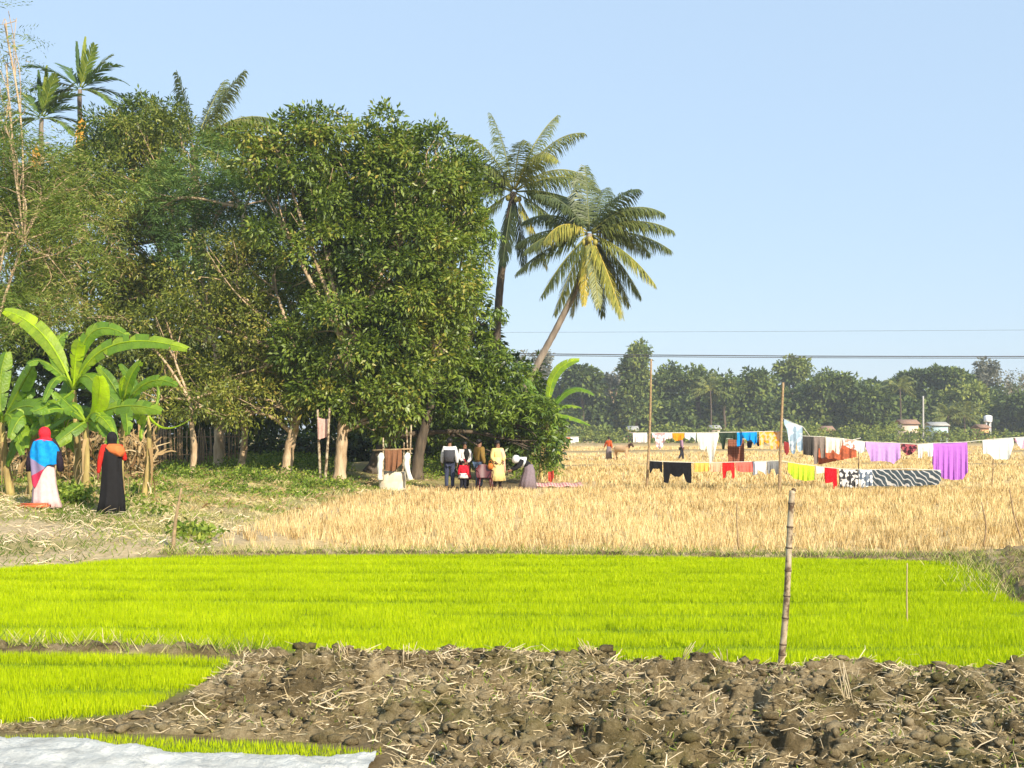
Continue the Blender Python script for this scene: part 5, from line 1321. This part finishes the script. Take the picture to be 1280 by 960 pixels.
lathe(r, 'scarf', CM((.02, .02, .02)), [(.04, -.01, 1.47, .09, .085), (.05, -.03, 1.3, .13, .14), (.05, -.04, 1.05, .05, .15)], 4, .04, 20)
r, J = person('child in bright red top with white hem, in front of the woman in the cardigan', 579, 612, 36.9, .98, pi, None, 0, GRP)
clothes(r, J, 'top', CM((.72, .02, .04)), .05); clothes(r, J, 'trousers', CM((.02, .02, .03)), .03); lathe(r, 'hem', CM((.8, .72, .68)), [(0, 0, 1.0, .2, .17), (0, 0, .85, .25, .21), (0, 0, .72, .29, .24)], 8, .05); hair(r, J)
r, J = person('man in olive brown jacket and blue jeans turned right, third adult of the group', 599, 612, 37.5, 1.68, pi * .7, dict(le=(.22, -.12, 1.15), lw=(.12, -.3, 1.2)), 0, GRP)
clothes(r, J, 'top', CM((.26, .16, .04)), .045, 'jacket'); clothes(r, J, 'trousers', CM((.13, .19, .3)), .015); hair(r, J)
r, J = person('woman in pale yellow dress with long black hair holding an orange bag', 622, 611, 37.2, 1.64, .5, dict(le=(.22, -.08, 1.12), lw=(.1, -.22, 1.02), re=(-.25, -.04, 1.12), rw=(-.2, -.2, 1.0)), 0, GRP)
clothes(r, J, 'top', CM((.82, .62, .24)), .03, 'dress_top'); lathe(r, 'dress', CM((.84, .66, .28)), [(0, 0, 1.15, .16, .13), (0, 0, .9, .21, .17), (0, 0, .6, .26, .2), (0, 0, .32, .3, .22)], 8, .06); clothes(r, J, 'trousers', CM((.03, .02, .02)), .005); hair(r, J, .42)
lathe(r, 'shawl', CM((.8, .5, .36)), [(.1, 0, 1.44, .12, .12), (.16, 0, 1.25, .11, .17), (.2, 0, .9, .07, .15), (.22, 0, .6, .09, .14)], 5, .05, 18)
bag = MB(); a_ = np.linspace(0, pi, 9); bag.tube(np.stack([0 * a_, 0 * a_, -np.cos(a_) * .11], 1), np.sin(a_) * .1 + .004, 10); h_ = np.linspace(0, pi, 8); bag.tube(np.stack([np.cos(h_) * .05, 0 * h_, .1 + np.sin(h_) * .1], 1), .008, 5)
p_ = W(613, 583, 37.0); o = bag.build('handbag', CM((.62, .2, .04)), None, True, p_); tag(o, 'small orange handbag held by the woman in yellow', 'bag')
# bending person
r, J = person('person bending forward in white headscarf, black top and grey pleated skirt, rightmost of the group', 658, 611, 37.2, 1.6, -pi / 2.3,
    dict(pelvis=(0, .12, .82), waist=(0, .02, .93), chest=(0, -.16, 1.02), neck=(0, -.3, 1.08), head=(0, -.38, 1.09), crown=(0, -.43, 1.13), face=(0, -.6, -.7), ls=(.17, -.2, 1.02), rs=(-.17, -.2, 1.02), le=(.2, -.36, .82), re=(-.2, -.36, .82), lw=(.12, -.55, .72), rw=(-.12, -.55, .72), lh=(.09, .1, .78), rh=(-.09, .1, .78), lk=(.1, -.02, .45), rk=(-.1, -.02, .45)), 0, GRP)
clothes(r, J, 'top', CM((.02, .02, .022)), .035); lathe(r, 'skirt', CM((.26, .2, .22)), [(0, .08, .92, .16, .15), (0, .1, .7, .22, .2), (0, .06, .4, .28, .26), (0, .04, .05, .34, .33)], 10, .06)
headscarf(r, J, CM((.84, .86, .86)), .22, r=1.35)
# man leaning behind the chair
# plastic chair
def chair():
    x, Y = GP(606, 612); Y = 36.8; x = (606 - 640) / F * Y; root = empty('plastic_chair', (x, Y, 0), pi + .2); tag(root, 'dark maroon plastic chair standing between the jacketed man and the woman in yellow', 'chair')
    mt = M['maroon']
    for sx_ in (-1, 1):
        for sy in (-1, 1):
            mb = MB(); mb.tube([(.24 * sx_, .22 * sy, 0), (.19 * sx_, .18 * sy, .42)], [.02, .028], 8); mb.build('leg', mt, root, True)
    mb = MB(); V = []; n = 10
    for i in range(n):
        for j in range(n): u, v = i / 9 * 2 - 1, j / 9 * 2 - 1; V.append((.23 * u, .22 * v, .43 - .02 * (1 - u * u) * (1 - v * v)))
    V = np.array(V); V2 = V - np.array([0, 0, .025]); i0 = (np.arange(n - 1)[:, None] * n + np.arange(n - 1)[None]).ravel(); mb.add(V, np.stack([i0, i0 + n, i0 + n + 1, i0 + 1], 1)); mb.add(V2, np.stack([i0, i0 + 1, i0 + n + 1, i0 + n], 1)); mb.build('seat', mt, root, True)
    mb = MB(); V = []
    for k, off in enumerate((0, .02)):
        for j in range(9):
            z_ = .42 + .44 * j / 8
            for i in range(13):
                u = i / 12 * 2 - 1; wv = .24 + .03 * sin(pi * j / 8) - (.06 * max(0, j / 8 - .75) * 4 * abs(u)); V.append((wv * u, -.2 - .08 * j / 8 + .07 * u * u + off * (-1), z_ - .05 * u * u * (j / 8)))
    V = np.array(V); i0 = (np.arange(8)[:, None] * 13 + np.arange(12)[None]).ravel(); q = np.stack([i0, i0 + 1, i0 + 14, i0 + 13], 1); mb.add(V, np.concatenate([q, q[:, ::-1] + 117])); mb.build('backrest', mt, root, True)
    for s_ in (-1, 1):
        mb = MB(); mb.tube(smooth_path([(.25 * s_, -.2, .64), (.27 * s_, .0, .66), (.24 * s_, .2, .6), (.22 * s_, .2, .43)], 4), .018, 7); mb.build('armrest', mt, root, True)
M['maroon'] = plain('maroon', (.09, .012, .015), .4, .15, 5, spec=.5)
chair()
# brick-red thing by the blue shawl woman
mb = MB(); mb.box((-.28, -.1, 0), (.28, .1, .05)); mb.box((-.24, -.07, .05), (.24, .07, .08)); x_ = (40 - 640) / F * 21.2
o = mb.build('wooden_board', plain('redboard', (.5, .12, .05), .8), None, False, (x_, 21.3, gz(x_, 21.3) + .04)); tag(o, 'brick red board on the grass at the feet of the woman in the blue shawl', 'board')
# mat and small red flag cloth
def mat_():
    x, Y = GP(696, 609.5); n, m = 24, 10; V = []
    for j in range(m):
        for i in range(n):
            V.append(((i / (n - 1) - .5) * 1.75, (j / (m - 1) - .5) * 1.5, .09 + .02 * sin(i * .9) + rng.normal(0, .006) + .05 * (j / m)))
    i0 = (np.arange(m - 1)[:, None] * n + np.arange(n - 1)[None]).ravel(); o = link('floor_mat', mesh_np('floor_mat', np.array(V), np.stack([i0, i0 + 1, i0 + n + 1, i0 + n], 1), CM((.7, .28, .28), 'stripe', (.8, .55, .45), 3), None, True), None, (x, Y, 0))
    md = o.modifiers.new('t', 'SOLIDIFY'); md.thickness = .02; tag(o, 'pinkish red mat spread over the stubble right of the group', 'mat')
mat_()
lean_pole('wooden_stick', 'short slanted stick under the small red cloth beyond the mat', 678, 604, 692, 588, .02, .015, 'stick', 0, cat='stick')
garment('red_cloth', 'small red cloth on a slanted stick just beyond the mat', 'cloth', 685, 692, 590, 588, [(0, 601), (.6, 603), (1, 597)], CM((.65, .08, .05)), 41, .03, 1)
# distant herder, cow, walker
r, J = person('distant person in orange top and long grey skirt walking beside the cow', 761, 574, 78, 1.62, pi * .8, dict(le=(.3, 0, 1.15), lw=(.42, -.05, .95)))
clothes(r, J, 'top', CM((.68, .12, .03)), .03); lathe(r, 'skirt', CM((.25, .2, .2)), [(0, 0, 1.02, .16, .13), (0, 0, .6, .22, .18), (0, 0, .1, .25, .2)], 6, .05); hair(r, J)
r, J = person('distant walker in mauve shirt and dark trousers half hidden under the orange garment', 852, 575.5, 76, 1.66, pi / 2, dict(lk=(.1, -.1, .5), la=(.1, -.12, .09), lt=(.1, -.3, .04), rk=(-.1, .04, .5), ra=(-.1, .22, .12), rt=(-.1, .1, .03)))
clothes(r, J, 'top', CM((.42, .25, .33)), .03); clothes(r, J, 'trousers', CM((.04, .04, .05)), .02); hair(r, J)
def cow():
    Y = 77; x = (777 - 640) / F * Y; root = empty('cow', (x, Y, 0), -.75); root.scale = (.85, .85, .85); tag(root, 'tan cow with dark brown head standing in the far field', 'cow')
    V = [(-.55, 0, .98), (-.15, 0, .88), (.25, 0, .95), (.52, 0, 1.06), (.78, 0, 1.26), (-.62, .14, .78), (-.66, .15, .4), (-.62, .15, .05), (-.58, -.12, .78), (-.64, -.13, .4), (-.58, -.13, .05), (.48, .13, .72), (.46, .14, .4), (.47, .14, .05), (.54, -.12, .72), (.5, -.12, .4), (.52, -.12, .05), (-.75, 0, 1.05), (-.8, 0, .55), (.96, 0, 1.36), (1.12, 0, 1.2), (1.2, 0, 1.06)]
    E = [(1, 0), (1, 2), (2, 3), (3, 4), (0, 5), (5, 6), (6, 7), (0, 8), (8, 9), (9, 10), (3, 11), (11, 12), (12, 13), (3, 14), (14, 15), (15, 16), (0, 17), (17, 18), (4, 19), (19, 20), (20, 21)]
    R = [.22, .33, .27, .24, .13, .13, .07, .05, .13, .07, .05, .11, .06, .045, .11, .06, .045, .03, .02, .13, .1, .075]
    V = [V[1], V[0]] + V[2:]; R = [R[1], R[0]] + R[2:]; sw = {0: 1, 1: 0}; E = [(sw.get(a, a), sw.get(b, b)) for a, b in E]
    m, nt, p = newmat('cowhide'); tc = nt.nodes.new("ShaderNodeTexCoord"); sx = nt.nodes.new("ShaderNodeSeparateXYZ"); nt.links.new(tc.outputs["Object"], sx.inputs[0])
    f = ramp(nt, sx.outputs[0], [(.72, (0, 0, 0)), (.8, (1, 1, 1))]); c = mixc(nt, f, (.55, .36, .2), (.06, .03, .02)); nt.links.new(c, p.inputs["Base Color"])
    b = skin_mesh('body', V, E, R, m, root, 2)
    for s_ in (-1, 1):
        mb = MB(); mb.tube(smooth_path([(.9, .08 * s_, 1.32), (.92, .16 * s_, 1.42), (.94, .14 * s_, 1.52)], 3), np.linspace(.025, .006, 7), 6); mb.build('horn', M['stick'], root, True)
        ell(root, 'ear', m, (.86, .17 * s_, 1.26), (.03, .08, .04))
cow()

# ---------------------------------------------------------------- far trees and village
FT = 'trees in the far tree line'
FARK = dict(front=.75, inner=.6)
def far_tree(name, label, px, ptop, Y, wpx, mat='fartree', shape='round', pb=None, dens=.55, L=1.0, tb=.5, hollow=False):
    s_ = Y / F; x = (px - 640) * s_; top = H0 + (HY - ptop) * s_; w = wpx * s_ / 2
    root = empty(name, (x, Y, 0)); tag(root, label, 'tree', FT)
    mb = MB(); th = top * .55; mb.tube(smooth_path([(0, 0, -.2), (rng.normal(0, .3), 0, th * .5), (rng.normal(0, .4), 0, th)], 4), np.linspace(.4, .2, 9), 7)
    bl = []
    if shape == 'round':
        cz = top - w * .8
        for k in range(9):
            a = rng.uniform(0, 2 * pi); rr = w * .5; bl.append(((cos(a) * rr, sin(a) * rr, cz + rng.uniform(-.45, .25) * w), (w * .55, w * .55, w * rng.uniform(.38, .55))))
    elif shape == 'cone':
        for k in range(9):
            f = k / 8; bl.append(((rng.normal(0, w * .18), rng.normal(0, w * .2), top * (.28 + .64 * f)), (w * (.95 - .5 * f), w * .8, top * .11)))
    elif shape == 'wide':
        for k in range(13):
            u = rng.uniform(-1, 1); bl.append(((u * w * .8, rng.uniform(-.5, .5) * w * .6, top - w * .16 - abs(u) ** 2 * top * .22), (w * .3, w * .3, w * .13)))
            if k % 2: bl.append(((u * w * .7, rng.uniform(-.5, .5) * w * .6, top * .5), (w * .28, w * .28, w * .2)))
    elif shape == 'sparse':
        for k in range(8):
            a = rng.uniform(0, 2 * pi); rr = w * rng.uniform(.3, .8); bl.append(((cos(a) * rr, sin(a) * rr, top * rng.uniform(.66, .93)), (w * .32, w * .3, w * .26)))
    for c, r in bl:
        c = np.array(c); mb.tube(smooth_path([(0, 0, th * .6), (c * np.array([.5, .5, 1]) + np.array([0, 0, th * .7])) / 2 * np.array([1, 1, 1]), c], 3), np.linspace(.2, .04, 7), 5)
    mb.build('trunk', M['darkbark' if mat != 'fargrey' else 'bark'], root)
    link('crown', crown_mesh('crown', bl, M[mat], dens=dens, k=8, L=L, Wd=L * .55, tb=tb, spread=.8, clump=1), root)
far_tree('distant_tree', 'grey twiggy distant tree seen behind the leaning palm trunk', 675, 437, 255, 60, 'fargrey', 'sparse', dens=.7, L=.8)
far_tree('distant_tree', 'dark rounded distant tree right of the torn banana leaf', 728, 450, 250, 62, tb=.3)
far_tree('distant_tree', 'greyish thin distant tree left of the tall conical one', 768, 458, 262, 36, 'fargrey', 'sparse', dens=.9)
far_tree('distant_tree', 'tall narrow distant tree behind the left tall clothes pole', 797, 430, 248, 44, shape='cone', dens=1.0, tb=.55)
far_tree('distant_tree', 'leafy distant tree just right of the left tall clothes pole', 835, 456, 255, 48)
far_tree('distant_tree', 'rounded distant tree midway between the two tall clothes poles', 872, 455, 250, 46, tb=.55)
far_tree('distant_tree', 'lower distant tree left of the right tall clothes pole', 905, 466, 246, 44, tb=.45)
far_tree('distant_tree', 'bushy distant tree touching the right tall clothes pole', 945, 458, 252, 56, tb=.5)
far_tree('distant_tree', 'tall pale rounded distant tree above the jeans', 989, 445, 262, 40, tb=.75, dens=.9)
far_tree('distant_tree', 'broad distant tree right of the tall pale rounded one', 1040, 458, 250, 66, tb=.45)
far_tree('distant_tree', 'dark low distant tree above the rust patterned shawl', 1085, 476, 246, 60, tb=.3)
far_tree('rain_tree', 'wide flat topped distant rain tree left of the concrete pole top', 1165, 461, 258, 110, shape='wide', dens=1.3, tb=.45)
far_tree('distant_tree', 'yellow green distant tree below the flat topped rain tree', 1200, 478, 250, 56, tb=.8)
far_tree('distant_tree', 'brown sparse tall distant tree near the right edge', 1232, 445, 262, 44, 'fargrey', 'sparse', dens=1.0, L=.9, tb=.3)
far_tree('distant_tree', 'pale almost bare distant tree at the right edge', 1268, 460, 258, 56, 'fargrey', 'sparse', dens=.45, L=.6, tb=.9)
far_tree('distant_tree', 'dark distant tree at the right edge below the bare one', 1285, 485, 246, 60, tb=.2)
def woodland():
    bl = []
    for px in np.arange(440, 1560, 17):
        for row in range(3):
            Y = 262 + row * 12 - (8 if row == 0 else 0); s_ = Y / F; top = rng.uniform(484, 512) - row * 4
            z = H0 + (HY - top) * s_; x = (px + rng.normal(0, 5) - 640) * s_; w = rng.uniform(14, 24) * s_
            bl.append(((x, Y + rng.normal(0, 2), z - w * .6), (w, w, w * .8)))
            bl.append(((x + rng.normal(0, 2), Y - 3 + rng.normal(0, 1.5), z * .45), (w * 1.1, w * .8, z * .42)))
    o = link('far_woodland', crown_mesh('far_woodland', bl, M['fartree'], dens=.33, k=6, L=1.3, Wd=.75, tb=.42, spread=1.1, front=.9)); tag(o, 'hazy mass of green trees closing the far side of the field', 'woodland', kind='stuff')
    bl = []
    for px in np.arange(560, 1560, 13):
        Y = 213 + rng.normal(0, 5); s_ = Y / F; h = rng.uniform(.8, 1.7) * (1.5 if px < 1120 else 1.1); bl.append((((px - 640) * s_, Y, h * .5), (rng.uniform(1.2, 2.6), 1.5, h)))
    o = link('far_hedge', crown_mesh('far_hedge', bl, M['fartree'], dens=1.2, k=6, L=.6, Wd=.35, tb=.72, spread=.5, front=.8)); tag(o, 'low green hedge along the far edge of the field', 'hedge', kind='stuff')
woodland()
for px, pt, lb in ((1125, 478, 'distant palm left of the concrete pole'), (1185, 512, 'low distant palm left of the white water tank'), (1205, 513, 'low spreading distant palm right of the tin roofed house'), (888, 480, 'distant palm between the two tall clothes poles')):
    Y = 236 if pt > 500 else 243; palm('distant_palm', lb, Y, (px, pt + 8), [(px, 548), (px + 1, (pt + 556) / 2)], .13, bark='darkbark', fronds= [(a + rng.normal(0, 5), rng.uniform(-.5, .5), rng.uniform(.8, 1.1), rng.uniform(.7, 1.2), .55) for a in range(-10, 200, 20)], L0=4.4, Lmax=1.3, nl=14, wl=.28)

def house(label, px0, px1, pyr, pye, pyb, Y, wall, roofm, doors):
    s_ = Y / F; x0, x1 = (px0 - 640) * s_, (px1 - 640) * s_; zr, ze = H0 + (HY - pyr) * s_, H0 + (HY - pye) * s_; w = x1 - x0; D = 4.0
    root = empty('house', ((x0 + x1) / 2, Y, 0)); tag(root, label, 'house', 'houses of the far village')
    mb = MB(); h = w / 2; mb.box((-h + .3, 0, -.1), (h - .3, D, ze)); mb.build('wall', wall, root)
    mb = MB(); e = .4; V = np.array([(-h, -e, ze - .05), (h, -e, ze - .05), (h, D / 2, zr), (-h, D / 2, zr), (h, D + e, ze - .05), (-h, D + e, ze - .05)]); V2 = V + np.array([0, 0, .12])
    mb.add(np.concatenate([V, V2]), [(6, 7, 8, 9), (9, 8, 10, 11), (0, 3, 2, 1), (3, 5, 4, 2), (0, 1, 7, 6), (5, 11, 10, 4), (1, 2, 8, 7), (2, 4, 10, 8), (0, 6, 9, 3), (3, 9, 11, 5)]); mb.build('roof', roofm, root)
    for (f, ww, z0, z1, nm) in doors:
        mb = MB(); xc = -h + w * f; mb.box((xc - ww / 2, -.06, z0), (xc + ww / 2, .02, z1)); mb.build(nm, M['darkwood'], root)
M['darkwood'] = plain('darkwood', (.05, .035, .03), .7); M['tin'] = plain('tin', (.42, .4, .36), .5, .2, 3, metal=.2); M['rust'] = plain('rust', (.3, .18, .12), .8); M['paleW'] = plain('pale_wall', (.7, .55, .42), .85); M['blueW'] = plain('blue_wall', (.4, .52, .55), .85); M['orangeW'] = plain('orange_wall', (.75, .4, .2), .85); M['redW'] = plain('red_wall', (.5, .14, .12), .85)
dd = [(.3, 1, 0, 2, 'door'), (.62, .9, 1, 1.9, 'window'), (.85, .9, 1, 1.9, 'window')]
house('distant low house with brown roof left of the concrete pole', 1126, 1150, 525, 530, 545, 222, M['paleW'], M['rust'], dd)
house('distant tin roofed house right of the concrete pole', 1163, 1187, 528, 532, 545, 220, M['blueW'], M['tin'], dd)
house('distant orange walled house at the right below the white tank', 1224, 1238, 531, 535, 545, 222, M['orangeW'], M['rust'], dd[:2])
house('distant small house with tin roof seen above the cream trousers', 888, 902, 532, 536, 548, 222, M['paleW'], M['tin'], dd[:2])
house('distant reddish house left of the left tall pole', 785, 799, 533, 538, 548, 226, M['redW'], M['tin'], dd[:1])
house('distant house with rusty roof seen above the rust patterned shawl', 1028, 1044, 533, 538, 548, 224, M['orangeW'], M['rust'], dd[:2])
lean_pole('utility_pole', 'pale concrete utility pole among the far village houses', 1154, 548, 1154, 495, .22, .15, 'concrete', 0, Y=215, cat='utility pole')
mb = MB(); mb.tube([(0, 0, 0), (0, 0, .15), (0, 0, 1.2), (0, 0, 1.4)], [.75, .8, .8, .3], 16)
for a in range(4): mb.tube([(cos(a * pi / 2 + .7) * .6, sin(a * pi / 2 + .7) * .6, -4.1), (cos(a * pi / 2 + .7) * .55, sin(a * pi / 2 + .7) * .55, 0.02)], .08, 6)
tx = (1235 - 640) / F * 228; o = mb.build('water_tank', plain('tankwhite', (.8, .8, .8), .5), None, True, (tx, 228, 4.1)); tag(o, 'white water tank on legs above the distant orange house', 'water tank')

# ---------------------------------------------------------------- haze
mh = bpy.data.materials.new('haze'); mh.use_nodes = True; nt = mh.node_tree; nt.nodes.remove(nt.nodes["Principled BSDF"])
pv = nt.nodes.new("ShaderNodeVolumePrincipled"); pv.inputs["Color"].default_value = (.86, .92, .98, 1); pv.inputs["Density"].default_value = .00045; pv.inputs["Anisotropy"].default_value = .0
nt.links.new(pv.outputs[0], nt.nodes["Material Output"].inputs["Volume"])
mb = MB(); mb.box((-1500, -30, -1.5), (1500, 1500, 27)); o = mb.build('haze', mh); tag(o, kind='stuff')
